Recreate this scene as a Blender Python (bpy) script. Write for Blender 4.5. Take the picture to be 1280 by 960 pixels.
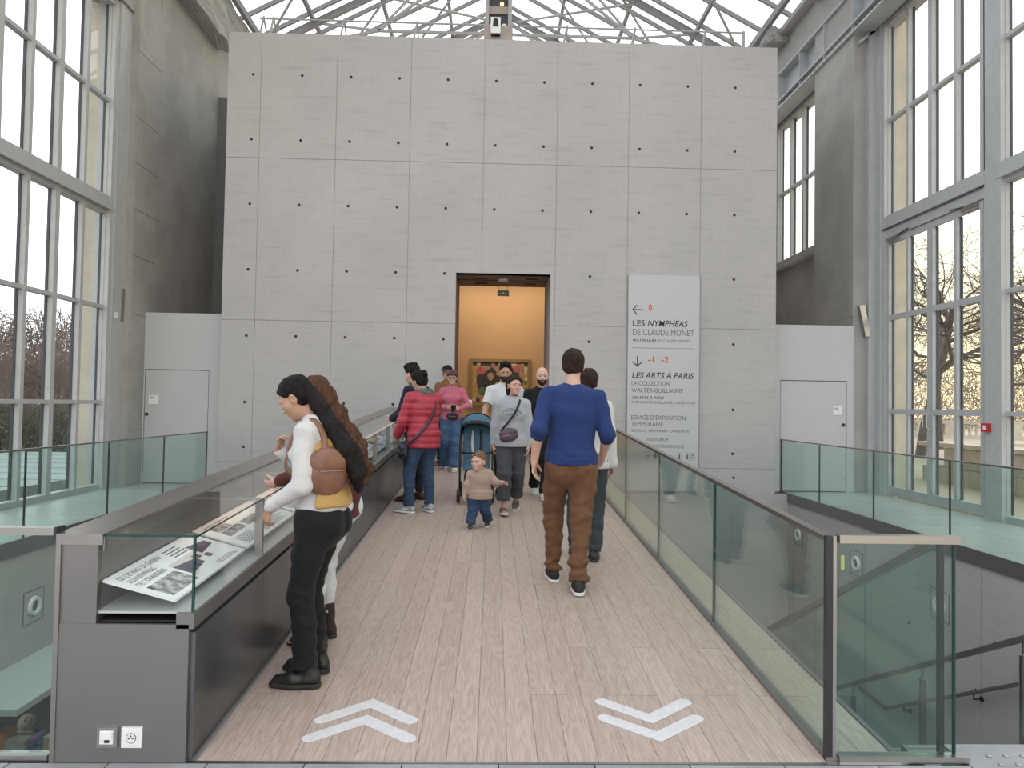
import bpy, bmesh, math, random
import numpy as np
from mathutils import Vector, Matrix, Euler

random.seed(7)
PI = math.pi
scene = bpy.context.scene
for o in list(bpy.data.objects):
    bpy.data.objects.remove(o, do_unlink=True)
COL = scene.collection

# ------------------------------------------------------------------ camera
def cam_rows(yaw, pit, rol):
    B = np.array([[1, 0, 0], [0, 0, -1], [0, 1, 0]], float)
    c, s = math.cos(yaw), math.sin(yaw); Ry = np.array([[c, 0, -s], [0, 1, 0], [s, 0, c]])
    c, s = math.cos(pit), math.sin(pit); Rp = np.array([[1, 0, 0], [0, c, s], [0, -s, c]])
    c, s = math.cos(rol), math.sin(rol); Rr = np.array([[c, -s, 0], [s, c, 0], [0, 0, 1]])
    return Rr @ Rp @ Ry @ B
CR = cam_rows(math.radians(1.523), math.radians(1.611), math.radians(0.925))
camd = bpy.data.cameras.new('camera')
camd.sensor_width = 36.0
camd.lens = 36.0 * 900.0 / 1280.0
camd.clip_start = 0.05; camd.clip_end = 600
cam = bpy.data.objects.new('camera', camd)
COL.objects.link(cam)
cam.matrix_world = Matrix(((CR[0][0], -CR[1][0], -CR[2][0], 0.0),
                           (CR[0][1], -CR[1][1], -CR[2][1], 0.0),
                           (CR[0][2], -CR[1][2], -CR[2][2], 1.5),
                           (0, 0, 0, 1)))
scene.camera = cam

# ------------------------------------------------------------------ sky, exposure
world = bpy.data.worlds.new('overcast_evening_sky'); scene.world = world
world.use_nodes = True
wn, wl = world.node_tree.nodes, world.node_tree.links
wn.clear()
w_out = wn.new('ShaderNodeOutputWorld'); w_bg = wn.new('ShaderNodeBackground')
w_tc = wn.new('ShaderNodeTexCoord'); w_sep = wn.new('ShaderNodeSeparateXYZ')
w_ramp = wn.new('ShaderNodeValToRGB'); w_ramp2 = wn.new('ShaderNodeValToRGB')
w_mr = wn.new('ShaderNodeMapRange'); w_mix = wn.new('ShaderNodeMix'); w_mix.data_type = 'RGBA'
wl.new(w_tc.outputs['Generated'], w_sep.inputs[0])
wl.new(w_sep.outputs['Z'], w_ramp.inputs[0]); wl.new(w_sep.outputs['Z'], w_ramp2.inputs[0])
cr = w_ramp.color_ramp                      # the cool side, away from the low sun
cr.elements[0].position = 0.0; cr.elements[0].color = (0.92, 0.90, 0.92, 1)
cr.elements[1].position = 0.55; cr.elements[1].color = (0.97, 0.99, 1.04, 1)
e = cr.elements.new(0.18); e.color = (0.94, 0.97, 1.02, 1)
cr = w_ramp2.color_ramp                     # the warm side
cr.elements[0].position = 0.0; cr.elements[0].color = (1.0, 0.74, 0.38, 1)
cr.elements[1].position = 0.55; cr.elements[1].color = (0.97, 0.99, 1.02, 1)
e = cr.elements.new(0.10); e.color = (1.0, 0.84, 0.50, 1); e = cr.elements.new(0.3); e.color = (0.98, 0.97, 0.90, 1)
w_mr.inputs['From Min'].default_value = -0.4; w_mr.inputs['From Max'].default_value = 0.7
wl.new(w_sep.outputs['X'], w_mr.inputs['Value'])
wl.new(w_mr.outputs[0], w_mix.inputs[0])
wl.new(w_ramp.outputs[0], w_mix.inputs[6]); wl.new(w_ramp2.outputs[0], w_mix.inputs[7])
wl.new(w_mix.outputs[2], w_bg.inputs[0]); w_bg.inputs[1].default_value = 2.3
wl.new(w_bg.outputs[0], w_out.inputs[0])
scene.view_settings.view_transform = 'Standard'
scene.view_settings.look = 'None'
scene.view_settings.exposure = -0.08
scene.view_settings.gamma = 1.0
scene.view_settings.use_curve_mapping = False
scene.cycles.transparent_max_bounces = 32
scene.cycles.max_bounces = 10
scene.cycles.diffuse_bounces = 5
scene.cycles.use_denoising = True

# ------------------------------------------------------------------ helpers
SL, Y0 = 0.051, 3.05                          # the footbridge is a gentle ramp
def rz(y): return SL * (y - Y0) if y > Y0 else 0.0
WO = {}
def new_obj(name, me, parent=None):
    o = bpy.data.objects.new(name, me); COL.objects.link(o)
    if parent is not None: o.parent = parent
    return o
def tag(o, label=None, cat=None, group=None, kind=None):
    if label: o['label'] = label
    if cat: o['category'] = cat
    if group: o['group'] = group
    if kind: o['kind'] = kind
    return o
def empty(name, loc, label=None, cat=None, group=None, kind=None, rotz=0.0):
    o = bpy.data.objects.new(name, None); COL.objects.link(o)
    o.location = loc; o.rotation_euler = (0, 0, rotz); o.empty_display_size = 0.1
    WO[o] = np.array(loc, float)
    return tag(o, label, cat, group, kind)
def mesh_of(name, V, F, mat=None, smooth=False):
    me = bpy.data.meshes.new(name)
    me.from_pydata([tuple(map(float, v)) for v in V], [], [tuple(map(int, f)) for f in F])
    if smooth: me.polygons.foreach_set('use_smooth', [True] * len(me.polygons))
    if mat is not None: me.materials.append(mat)
    me.update()
    return me
def add(name, V, F, mat, parent=None, local=False, smooth=False):
    """one mesh object; V in world coordinates unless local"""
    V = np.asarray(V, float)
    if parent is None:
        loc = np.array([(V[:, 0].min() + V[:, 0].max()) / 2, (V[:, 1].min() + V[:, 1].max()) / 2, V[:, 2].min()])
        o = new_obj(name, mesh_of(name, V - loc, F, mat, smooth)); o.location = loc; WO[o] = loc
    else:
        off = np.zeros(3) if local else WO[parent]
        o = new_obj(name, mesh_of(name, V - off, F, mat, smooth), parent); WO[o] = np.array(off)
    return o
BF = [(0, 3, 2, 1), (4, 5, 6, 7), (0, 1, 5, 4), (1, 2, 6, 5), (2, 3, 7, 6), (3, 0, 4, 7)]
def boxv(lo, hi):
    (x0, y0, z0), (x1, y1, z1) = lo, hi
    return [(x0, y0, z0), (x1, y0, z0), (x1, y1, z0), (x0, y1, z0), (x0, y0, z1), (x1, y0, z1), (x1, y1, z1), (x0, y1, z1)]
class MB:
    """collects shapes that make ONE part"""
    def __init__(s): s.V = []; s.F = []
    def put(s, V, F):
        n = len(s.V); s.V += [tuple(v) for v in V]; s.F += [tuple(i + n for i in f) for f in F]; return s
    def box(s, lo, hi): return s.put(boxv(lo, hi), BF)
    def rbox(s, lo, hi):                       # a box that follows the ramp
        return s.put([(x, y, z + SL * (y - Y0)) for x, y, z in boxv(lo, hi)], BF)
    def tube(s, pts, r, n=8, caps=True):
        pts = [np.array(p, float) for p in pts]; rs = r if isinstance(r, (list, tuple)) else [r] * len(pts)
        b = len(s.V); up = None
        for i, p in enumerate(pts):
            t = pts[min(i + 1, len(pts) - 1)] - pts[max(i - 1, 0)]; t = t / (np.linalg.norm(t) + 1e-9)
            if up is None:
                up = np.array([0, 0, 1.]) if abs(t[2]) < .9 else np.array([1., 0, 0])
            a = np.cross(t, up); a /= np.linalg.norm(a) + 1e-9; c = np.cross(a, t); up = c
            for k in range(n):
                q = 2 * PI * k / n
                s.V.append(tuple(p + rs[i] * (math.cos(q) * a + math.sin(q) * c)))
        for i in range(len(pts) - 1):
            for k in range(n):
                s.F.append((b + i * n + k, b + i * n + (k + 1) % n, b + (i + 1) * n + (k + 1) % n, b + (i + 1) * n + k))
        if caps:
            s.F.append(tuple(b + k for k in range(n))[::-1]); s.F.append(tuple(b + (len(pts) - 1) * n + k for k in range(n)))
        return s
    def bar(s, a, b, w, h, up=(0, 0, 1)):      # rectangular bar between two points
        a = np.array(a, float); b = np.array(b, float); t = (b - a) / np.linalg.norm(b - a)
        u = np.cross(t, up); u = u / (np.linalg.norm(u) + 1e-9); v = np.cross(u, t)
        P = [p + su * u * w / 2 + sv * v * h / 2 for p in (a, b) for su, sv in ((-1, -1), (1, -1), (1, 1), (-1, 1))]
        return s.put(P, BF)
    def prism(s, poly, axis, a0, a1):          # extrude a polygon (2D) along an axis
        n = len(poly)
        def mk(u, v, w): return (w, u, v) if axis == 'x' else (u, w, v) if axis == 'y' else (u, v, w)
        P = [mk(u, v, a0) for u, v in poly] + [mk(u, v, a1) for u, v in poly]
        F = [tuple(range(n))[::-1], tuple(range(n, 2 * n))] + [(i, (i + 1) % n, n + (i + 1) % n, n + i) for i in range(n)]
        return s.put(P, F)
    def lathe(s, prof, c=(0, 0, 0), n=16, axis='z'):
        b = len(s.V); m = len(prof)
        for r, h in prof:
            for k in range(n):
                q = 2 * PI * k / n; u, v = r * math.cos(q), r * math.sin(q)
                p = (u, v, h) if axis == 'z' else (h, u, v) if axis == 'x' else (u, h, v)
                s.V.append((c[0] + p[0], c[1] + p[1], c[2] + p[2]))
        for i in range(m - 1):
            for k in range(n):
                s.F.append((b + i * n + k, b + i * n + (k + 1) % n, b + (i + 1) * n + (k + 1) % n, b + (i + 1) * n + k))
        s.F.append(tuple(b + k for k in range(n))); s.F.append(tuple(b + (m - 1) * n + k for k in range(n)))
        return s
    def build(s, name, mat, parent=None, local=False, smooth=False):
        return add(name, s.V, s.F, mat, parent, local, smooth)
def box(name, lo, hi, mat, parent=None, local=False): return MB().box(lo, hi).build(name, mat, parent, local)
def fixn(o):
    bm = bmesh.new(); bm.from_mesh(o.data); bmesh.ops.recalc_face_normals(bm, faces=bm.faces); bm.to_mesh(o.data); bm.free(); return o

# ------------------------------------------------------------------ materials
def nodes_of(name):
    m = bpy.data.materials.new(name); m.use_nodes = True
    nt = m.node_tree; b = nt.nodes['Principled BSDF']
    return m, nt.nodes, nt.links, b
def mat(name, col, rough=0.6, metal=0.0, var=0.0, scale=6.0, bump=0.0, bscale=None, stretch=(1, 1, 1), rnd=0.0, spec=0.5, col2=None, detail=5.0):
    m, N, L, b = nodes_of(name)
    b.inputs['Roughness'].default_value = rough; b.inputs['Metallic'].default_value = metal
    b.inputs['Specular IOR Level'].default_value = spec
    c = tuple(col) + (1,)
    b.inputs['Base Color'].default_value = c
    if not (var or bump or rnd): return m
    tc = N.new('ShaderNodeTexCoord'); mp = N.new('ShaderNodeMapping'); mp.inputs['Scale'].default_value = stretch
    L.new(tc.outputs['Object'], mp.inputs[0])
    if rnd:
        oi = N.new('ShaderNodeObjectInfo'); cmb = N.new('ShaderNodeVectorMath'); cmb.operation = 'SCALE'
        cx = N.new('ShaderNodeCombineXYZ')
        for k in range(3): L.new(oi.outputs['Random'], cx.inputs[k])
        L.new(cx.outputs[0], cmb.inputs[0]); cmb.inputs['Scale'].default_value = 37.0
        L.new(cmb.outputs[0], mp.inputs['Location'])
    no = N.new('ShaderNodeTexNoise'); no.inputs['Scale'].default_value = scale; no.inputs['Detail'].default_value = detail
    L.new(mp.outputs[0], no.inputs['Vector'])
    if var:
        rp = N.new('ShaderNodeValToRGB')
        lo = tuple(max(0, v * (1 - var)) for v in col) + (1,); hi = tuple(min(1, v * (1 + var)) for v in col) + (1,)
        if col2: hi = tuple(col2) + (1,)
        rp.color_ramp.elements[0].position = 0.3; rp.color_ramp.elements[0].color = lo
        rp.color_ramp.elements[1].position = 0.7; rp.color_ramp.elements[1].color = hi
        L.new(no.outputs['Fac'], rp.inputs[0]); last = rp.outputs[0]
        if rnd:
            hs = N.new('ShaderNodeHueSaturation'); mr = N.new('ShaderNodeMapRange')
            mr.inputs['To Min'].default_value = 1 - rnd; mr.inputs['To Max'].default_value = 1 + rnd
            L.new(oi.outputs['Random'], mr.inputs['Value']); L.new(mr.outputs[0], hs.inputs['Value'])
            L.new(last, hs.inputs['Color']); last = hs.outputs[0]
        L.new(last, b.inputs['Base Color'])
    if bump:
        bp = N.new('ShaderNodeBump'); bp.inputs['Strength'].default_value = bump; bp.inputs['Distance'].default_value = 0.01
        if bscale:
            n2 = N.new('ShaderNodeTexNoise'); n2.inputs['Scale'].default_value = bscale; n2.inputs['Detail'].default_value = 4
            L.new(mp.outputs[0], n2.inputs['Vector']); L.new(n2.outputs['Fac'], bp.inputs['Height'])
        else: L.new(no.outputs['Fac'], bp.inputs['Height'])
        L.new(bp.outputs[0], b.inputs['Normal'])
    return m
def glass_mat(name, tint, refl=1.0, rough=0.0):
    """architectural glass: tinted see-through body with Fresnel mirror reflection"""
    m = bpy.data.materials.new(name); m.use_nodes = True
    N, L = m.node_tree.nodes, m.node_tree.links; N.clear()
    out = N.new('ShaderNodeOutputMaterial'); mx = N.new('ShaderNodeMixShader'); t = N.new('ShaderNodeBsdfTransparent')
    g = N.new('ShaderNodeBsdfGlossy'); lw = N.new('ShaderNodeLayerWeight'); pw = N.new('ShaderNodeMath'); pw.operation = 'POWER'; pw.inputs[1].default_value = 5.0
    fr = N.new('ShaderNodeMath'); fr.operation = 'MULTIPLY_ADD'; fr.inputs[1].default_value = 0.96; fr.inputs[2].default_value = 0.04
    lw.inputs['Blend'].default_value = 0.5; L.new(lw.outputs['Facing'], pw.inputs[0]); L.new(pw.outputs[0], fr.inputs[0])
    mm = N.new('ShaderNodeMath'); mm.operation = 'MULTIPLY'; mm.inputs[1].default_value = refl
    t.inputs[0].default_value = tuple(tint) + (1,); g.inputs['Roughness'].default_value = rough
    g.inputs['Color'].default_value = (1, 1, 1, 1)
    L.new(fr.outputs[0], mm.inputs[0]); L.new(mm.outputs[0], mx.inputs[0]); L.new(t.outputs[0], mx.inputs[1]); L.new(g.outputs[0], mx.inputs[2])
    L.new(mx.outputs[0], out.inputs[0])
    return m
def emit_mat(name, col, s):
    m = bpy.data.materials.new(name); m.use_nodes = True
    N, L = m.node_tree.nodes, m.node_tree.links; N.clear()
    out = N.new('ShaderNodeOutputMaterial'); e = N.new('ShaderNodeEmission'); e.inputs[0].default_value = tuple(col) + (1,); e.inputs[1].default_value = s
    L.new(e.outputs[0], out.inputs[0]); return m
def concrete_mat(name, col, streak=0.06, pocks=0.0, rough=0.75, bump=0.15, tint=(1.02, 0.99, 0.98)):
    """cast concrete: cloudy tone, faint horizontal pour lines and vertical grain, small pores"""
    m, N, L, b = nodes_of(name); b.inputs['Roughness'].default_value = rough
    tc = N.new('ShaderNodeTexCoord')
    def noise(sc, stretch, detail=5):
        mp = N.new('ShaderNodeMapping'); mp.inputs['Scale'].default_value = stretch; L.new(tc.outputs['Object'], mp.inputs[0])
        n = N.new('ShaderNodeTexNoise'); n.inputs['Scale'].default_value = sc; n.inputs['Detail'].default_value = detail
        L.new(mp.outputs[0], n.inputs['Vector']); return n.outputs['Fac']
    def ramp(fac, p0, c0, p1, c1):
        r = N.new('ShaderNodeValToRGB'); r.color_ramp.elements[0].position = p0; r.color_ramp.elements[0].color = tuple(c0) + (1,)
        r.color_ramp.elements[1].position = p1; r.color_ramp.elements[1].color = tuple(c1) + (1,); L.new(fac, r.inputs[0]); return r.outputs[0]
    def mul(a, c, f=1.0):
        x = N.new('ShaderNodeMix'); x.data_type = 'RGBA'; x.blend_type = 'MULTIPLY'; x.inputs[0].default_value = f
        L.new(a, x.inputs[6]); L.new(c, x.inputs[7]); return x.outputs[2]
    base = ramp(noise(0.5, (1, 1, 1), 6), 0.3, [v * 0.93 for v in col], 0.7, [v * t * 1.04 for v, t in zip(col, tint)])
    s = ramp(noise(1.5, (1.0, 1.0, 9.0), 6), 0.30, (1 - streak * 2.2,) * 3, 0.46, (1, 1, 1))
    v = ramp(noise(4.0, (5.0, 5.0, 0.6), 4), 0.3, (1 - streak * 0.7,) * 3, 0.6, (1, 1, 1))
    fine = ramp(noise(40, (1, 1, 1), 3), 0.3, (0.96,) * 3, 0.7, (1.02,) * 3)
    c = mul(mul(mul(base, s), v), fine)
    if pocks:
        vo = N.new('ShaderNodeTexVoronoi'); vo.inputs['Scale'].default_value = 5.0; L.new(tc.outputs['Object'], vo.inputs['Vector'])
        big = ramp(noise(1.1, (1, 1, 1), 8), 0.45, (1 - pocks,) * 3, 0.55, (1, 1, 1)); c = mul(c, big)
    L.new(c, b.inputs['Base Color'])
    bp = N.new('ShaderNodeBump'); bp.inputs['Strength'].default_value = bump; bp.inputs['Distance'].default_value = 0.02
    L.new(noise(9 if pocks else 25, (1, 1, 1), 6), bp.inputs['Height']); L.new(bp.outputs[0], b.inputs['Normal'])
    return m
def wood_mat(name, lo, hi):
    """pale oiled oak: long flowing grain, each plank its own tone"""
    m, N, L, b = nodes_of(name); b.inputs['Roughness'].default_value = 0.42; b.inputs['Specular IOR Level'].default_value = 0.35
    tc = N.new('ShaderNodeTexCoord'); oi = N.new('ShaderNodeObjectInfo')
    cx = N.new('ShaderNodeCombineXYZ'); mul = N.new('ShaderNodeMath'); mul.operation = 'MULTIPLY'; mul.inputs[1].default_value = 53.0
    L.new(oi.outputs['Random'], mul.inputs[0])
    for k in range(3): L.new(mul.outputs[0], cx.inputs[k])
    mp = N.new('ShaderNodeMapping'); mp.inputs['Scale'].default_value = (17.0, 0.75, 17.0)
    L.new(tc.outputs['Object'], mp.inputs[0]); L.new(cx.outputs[0], mp.inputs['Location'])
    n1 = N.new('ShaderNodeTexNoise'); n1.inputs['Scale'].default_value = 1.0; n1.inputs['Detail'].default_value = 2.0
    L.new(mp.outputs[0], n1.inputs['Vector'])
    m1 = N.new('ShaderNodeMath'); m1.operation = 'MULTIPLY'; m1.inputs[1].default_value = 70.0; L.new(n1.outputs['Fac'], m1.inputs[0])
    sn = N.new('ShaderNodeMath'); sn.operation = 'SINE'; L.new(m1.outputs[0], sn.inputs[0])
    n2 = N.new('ShaderNodeTexNoise'); n2.inputs['Scale'].default_value = 5.0; n2.inputs['Detail'].default_value = 8.0; n2.inputs['Roughness'].default_value = 0.75
    L.new(mp.outputs[0], n2.inputs['Vector'])
    a = N.new('ShaderNodeMath'); a.operation = 'MULTIPLY_ADD'; a.inputs[1].default_value = 0.15; a.inputs[2].default_value = 0.0; L.new(sn.outputs[0], a.inputs[0])
    s = N.new('ShaderNodeMath'); s.operation = 'ADD'; L.new(a.outputs[0], s.inputs[0]); L.new(n2.outputs['Fac'], s.inputs[1])
    rp = N.new('ShaderNodeValToRGB'); rp.color_ramp.elements[0].position = 0.18; rp.color_ramp.elements[0].color = tuple(lo) + (1,)
    rp.color_ramp.elements[1].position = 0.78; rp.color_ramp.elements[1].color = tuple(hi) + (1,)
    L.new(s.outputs[0], rp.inputs[0])
    hs = N.new('ShaderNodeHueSaturation'); mr = N.new('ShaderNodeMapRange'); mr.inputs['To Min'].default_value = 0.95; mr.inputs['To Max'].default_value = 1.05
    L.new(oi.outputs['Random'], mr.inputs['Value']); L.new(mr.outputs[0], hs.inputs['Value']); L.new(rp.outputs[0], hs.inputs['Color'])
    L.new(hs.outputs[0], b.inputs['Base Color'])
    bp = N.new('ShaderNodeBump'); bp.inputs['Strength'].default_value = 0.08; bp.inputs['Distance'].default_value = 0.004
    L.new(s.outputs[0], bp.inputs['Height']); L.new(bp.outputs[0], b.inputs['Normal'])
    return m

M = {}
M['concrete'] = concrete_mat('cast_concrete', (0.44, 0.429, 0.43), streak=0.05, tint=(1.02, 1.0, 0.995))
M['old_concrete'] = concrete_mat('old_rough_concrete', (0.36, 0.355, 0.34), streak=0.03, pocks=0.12, bump=0.6)
M['side_concrete'] = concrete_mat('stair_wall_concrete', (0.44, 0.42, 0.41), streak=0.04, bump=0.2)
M['hole'] = mat('tie_hole_shadow', (0.03, 0.03, 0.03), 0.9)  # shade of the holes put into the colour; the discs are not recessed
M['oak'] = wood_mat('bleached_oak', (0.33, 0.248, 0.21), (0.475, 0.38, 0.332))
M['tile'] = mat('grey_stone_tile', (0.27, 0.28, 0.29), 0.45, var=0.12, scale=5, bump=0.05, bscale=60, rnd=0.06)
M['walk_tile'] = mat('pale_stone_tile', (0.42, 0.43, 0.42), 0.35, var=0.08, scale=4, bump=0.04, bscale=60, rnd=0.05)
M['white_paint'] = mat('white_painted_panel', (0.49, 0.49, 0.505), 0.5, var=0.02, scale=2)
M['frame'] = mat('grey_painted_steel', (0.41, 0.415, 0.42), 0.45, var=0.06, scale=8)
M['frame_dark'] = mat('dark_gasket', (0.045, 0.05, 0.06), 0.5)
M['steel'] = mat('brushed_dark_steel', (0.235, 0.226, 0.222), 0.38, 0.75, var=0.06, scale=2)
M['steel_panel'] = mat('worn_gunmetal_panel', (0.15, 0.155, 0.165), 0.30, 0.7, var=0.35, scale=1.6, detail=6)
M['steel_light'] = mat('satin_stainless_steel', (0.43, 0.42, 0.41), 0.3, 1.0)
M['steel_cap'] = mat('brushed_steel_cap', (0.36, 0.335, 0.32), 0.34, 1.0, var=0.06, scale=20, stretch=(1, .05, 1))
M['dark_metal'] = mat('dark_metal', (0.05, 0.05, 0.055), 0.4, 0.6)
M['beam'] = mat('light_grey_painted_beam', (0.40, 0.42, 0.43), 0.5, var=0.1, scale=5)
M['roof_steel'] = mat('grey_roof_steel', (0.20, 0.195, 0.20), 0.5, var=0.1, scale=4)
M['roof_steel_pale'] = mat('pale_roof_steel', (0.34, 0.33, 0.33), 0.5)
M['glass_rail'] = glass_mat('green_balustrade_glass', (0.84, 0.925, 0.895), 1.0)
M['glass_win'] = glass_mat('clear_window_glass', (0.965, 0.985, 0.98), 0.6)
M['glass_case'] = glass_mat('clear_display_glass', (0.965, 0.985, 0.98), 0.8)
M['glass_edge'] = mat('green_glass_edge', (0.012, 0.055, 0.05), 0.15)
M['orange'] = mat('ochre_gallery_wall', (0.58, 0.36, 0.18), 0.7, var=0.03, scale=1)
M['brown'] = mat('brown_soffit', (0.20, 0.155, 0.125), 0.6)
M['sign'] = mat('pale_grey_sign_board', (0.49, 0.495, 0.515), 0.5)
M['ink'] = mat('dark_grey_ink', (0.035, 0.035, 0.04), 0.6)
M['ink2'] = mat('mid_grey_ink', (0.13, 0.13, 0.14), 0.6)
M['red_ink'] = mat('orange_red_ink', (0.55, 0.10, 0.03), 0.6)
M['white'] = mat('white_plastic', (0.75, 0.75, 0.76), 0.4)
M['offwhite'] = mat('offwhite_board', (0.78, 0.77, 0.76), 0.5)
M['stone_out'] = mat('pale_limestone', (0.50, 0.45, 0.36), 0.8, var=0.12, scale=2.5, bump=0.3, bscale=20, rnd=0.06)
M['sand'] = mat('sandy_ground', (0.42, 0.34, 0.25), 0.9, var=0.12, scale=0.6)
M['bark'] = mat('grey_brown_bark', (0.10, 0.08, 0.065), 0.9, var=0.3, scale=4)
M['twig'] = mat('brown_twigs', (0.15, 0.105, 0.088), 0.9, var=0.2, scale=2)
M['hedge'] = mat('bare_hedge', (0.075, 0.075, 0.04), 0.9, var=0.3, scale=6)
M['paint_white'] = mat('white_floor_paint', (0.58, 0.565, 0.58), 0.6, var=0.08, scale=40)
M['black'] = mat('matt_black', (0.012, 0.012, 0.013), 0.6)

TXT = {}
def text_mesh(body, shear, bold):
    key = (body, shear, bold)
    if key not in TXT:
        cu = bpy.data.curves.new('lettering', 'FONT'); cu.body = body; cu.size = 1.0; cu.shear = shear; cu.offset = bold; cu.extrude = 0.0008; cu.resolution_u = 3
        t = bpy.data.objects.new('lettering', cu); COL.objects.link(t)
        TXT[key] = bpy.data.meshes.new_from_object(t.evaluated_get(bpy.context.evaluated_depsgraph_get()))
        bpy.data.objects.remove(t, do_unlink=True); bpy.data.curves.remove(cu)
    return TXT[key]
SIGN = [('0', 2.719, 2.78, 3.191, 0.1131, 'r'), ('LES', 2.445, 2.655, 2.912, 0.1103, 'b'), ('NYMPHÉAS', 2.705, 3.421, 2.912, 0.1103, 'bi'),
        ('DE CLAUDE MONET', 2.444, 3.53, 2.752, 0.1131, 'l'), ('WATER LILIES', 2.446, 2.864, 2.64, 0.0461, 'bi'), ('BY CLAUDE MONET', 2.888, 3.462, 2.64, 0.0461, 'l'),
        ('-1', 2.719, 2.825, 2.277, 0.1061, 'r'), ('-2', 2.959, 3.08, 2.277, 0.1061, 'r'), ('LES ARTS À PARIS', 2.44, 3.536, 1.997, 0.1061, 'bi'),
        ('LA COLLECTION', 2.434, 3.105, 1.869, 0.0782, 'l'), ('WALTER-GUILLAUME', 2.435, 3.34, 1.746, 0.0782, 'l'), ('LES ARTS À PARIS', 2.437, 3.008, 1.633, 0.0461, 'bi'),
        ('THE WALTER-GUILLAUME COLLECTION', 2.438, 3.561, 1.55, 0.0475, 'l'), ("ESPACE D'EXPOSITION", 2.434, 3.394, 1.267, 0.081, 'l'), ('TEMPORAIRE', 2.435, 2.996, 1.154, 0.081, 'l'),
        ('SPACE OF TEMPORARY EXHIBITION', 2.436, 3.452, 1.051, 0.0461, 'l'), ('AUDITORIUM', 2.713, 3.087, 0.895, 0.0559, 'l'), ('ESPACE PÉDAGOGIQUE', 2.707, 3.37, 0.777, 0.0559, 'l')]
BOARD_TEXT = ["DE L'ÉTANG DE GIVERNY", 'AUX NYMPHÉAS', "DE L'ORANGERIE"]
def txt_style(style): return (.22 if 'i' in style else 0.0, .013 if 'b' in style else .02 if style == 'r' else 0.0)
for r_ in SIGN: text_mesh(r_[0], *txt_style(r_[5]))
for b_ in BOARD_TEXT: text_mesh(b_, *txt_style('l'))
# ================================================================== THE SETTING
XWL, XWR = -6.2, 6.58            # inner faces of the old side walls
XGL, XGR = -6.40, 7.00           # inner faces of the big windows
XVL, XVR = -4.92, 5.25           # edges of the side walkways
YW = 12.6                        # concrete end wall

# ---- floor: landing and side walkways
fl = empty('floor', (0, 1.5, -0.3), kind='structure')
box('floor_slab', (-8.0, -4.0, -0.34), (8.0, 3.045, -0.024), M['side_concrete'], fl)
def tiles(par, x0, x1, y0, y1, tx, ty, m, name='floor_tile', g=0.006, zt=0.0):
    nx = max(1, round((x1 - x0) / tx)); ny = max(1, round((y1 - y0) / ty)); tx = (x1 - x0) / nx; ty = (y1 - y0) / ny
    for i in range(nx):
        for j in range(ny):
            box(name, (x0 + i * tx + g / 2, y0 + j * ty + g / 2, zt - 0.022), (x0 + (i + 1) * tx - g / 2, y0 + (j + 1) * ty - g / 2, zt - random.random() * 0.001), m, par)
tiles(fl, -2.35, 2.05, 0.6, 3.045, 0.4, 0.61, M['tile'])
tiles(fl, 2.05, 6.95, 0.6, 3.24, 0.61, 0.66, M['tile'])
tiles(fl, -6.35, -2.35, 0.6, 3.045, 0.8, 0.61, M['tile'])
box('floor_slab', (2.05, 3.045, -0.34), (5.25, 3.24, -0.024), M['side_concrete'], fl)
# tactile studs at the head of the stairs
for i in range(10):
    for j in range(2):
        MB().lathe([(0.013, 0), (0.013, 0.003), (0.009, 0.0055)], (2.19 + i * 0.075 , 3.05 + j * 0.075, 0.0), 10).build('floor_stud', M['steel_light'], fl)
for nm, xa, xb in (('floor_walkway_left', XWL - 0.35, XVL), ('floor_walkway_right', XVR, 6.98)):
    w = empty(nm, ((xa + xb) / 2, 8, -0.3), kind='structure')
    box('walkway_slab', (xa, 3.045, -0.34), (xb, 13.2, -0.024), M['side_concrete'], w)
    tiles(w, xa, xb, 3.05, 13.0, 0.78, 0.9, M['walk_tile'])
    s = 1 if xa < 0 else -1; xe = xb if xa < 0 else xa
    box('edge_fascia', (min(xe, xe + s * 0.025), 3.05, -0.15), (max(xe, xe + s * 0.025), 12.98, 0.012), M['steel'], w)

# ---- footbridge ramp of oak planks
rp = empty('floor_footbridge', (0, 7.8, -0.25), kind='structure')
MB().rbox((-1.78, 3.05, -0.28), (1.78, 14.0, -0.022)).build('bridge_slab', M['side_concrete'], rp)
MB().rbox((1.765, 3.05, -0.2), (1.79, 12.6, 0.004)).build('bridge_edge_plate', M['steel'], rp)
MB().rbox((-1.78, 3.045, -0.05), (1.78, 3.062, 0.001)).build('threshold_strip', M['steel_light'], rp)
PW = 0.1276; NX = 21; x0p = -1.22; x = x0p
starts = [3.064, 3.62, 4.16]
for i in range(23):
    xa = -1.2 + i * 0.1288; xb = xa + 0.1288 - 0.0017
    y = 3.064; first = True
    while y < 14.0:
        ln = (0.62 if (i % 3 != 1) else 1.24) if first else random.choice([1.86, 1.86, 2.48, 2.48]); first = False
        y1 = min(y + ln, 14.0)
        if 14.0 - y1 < 0.3: y1 = 14.0
        dz = -random.random() * 0.0012
        MB().rbox((xa, y, -0.02), (xb, y1 - 0.002, dz)).build('plank', M['oak'], rp)
        y = y1
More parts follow.
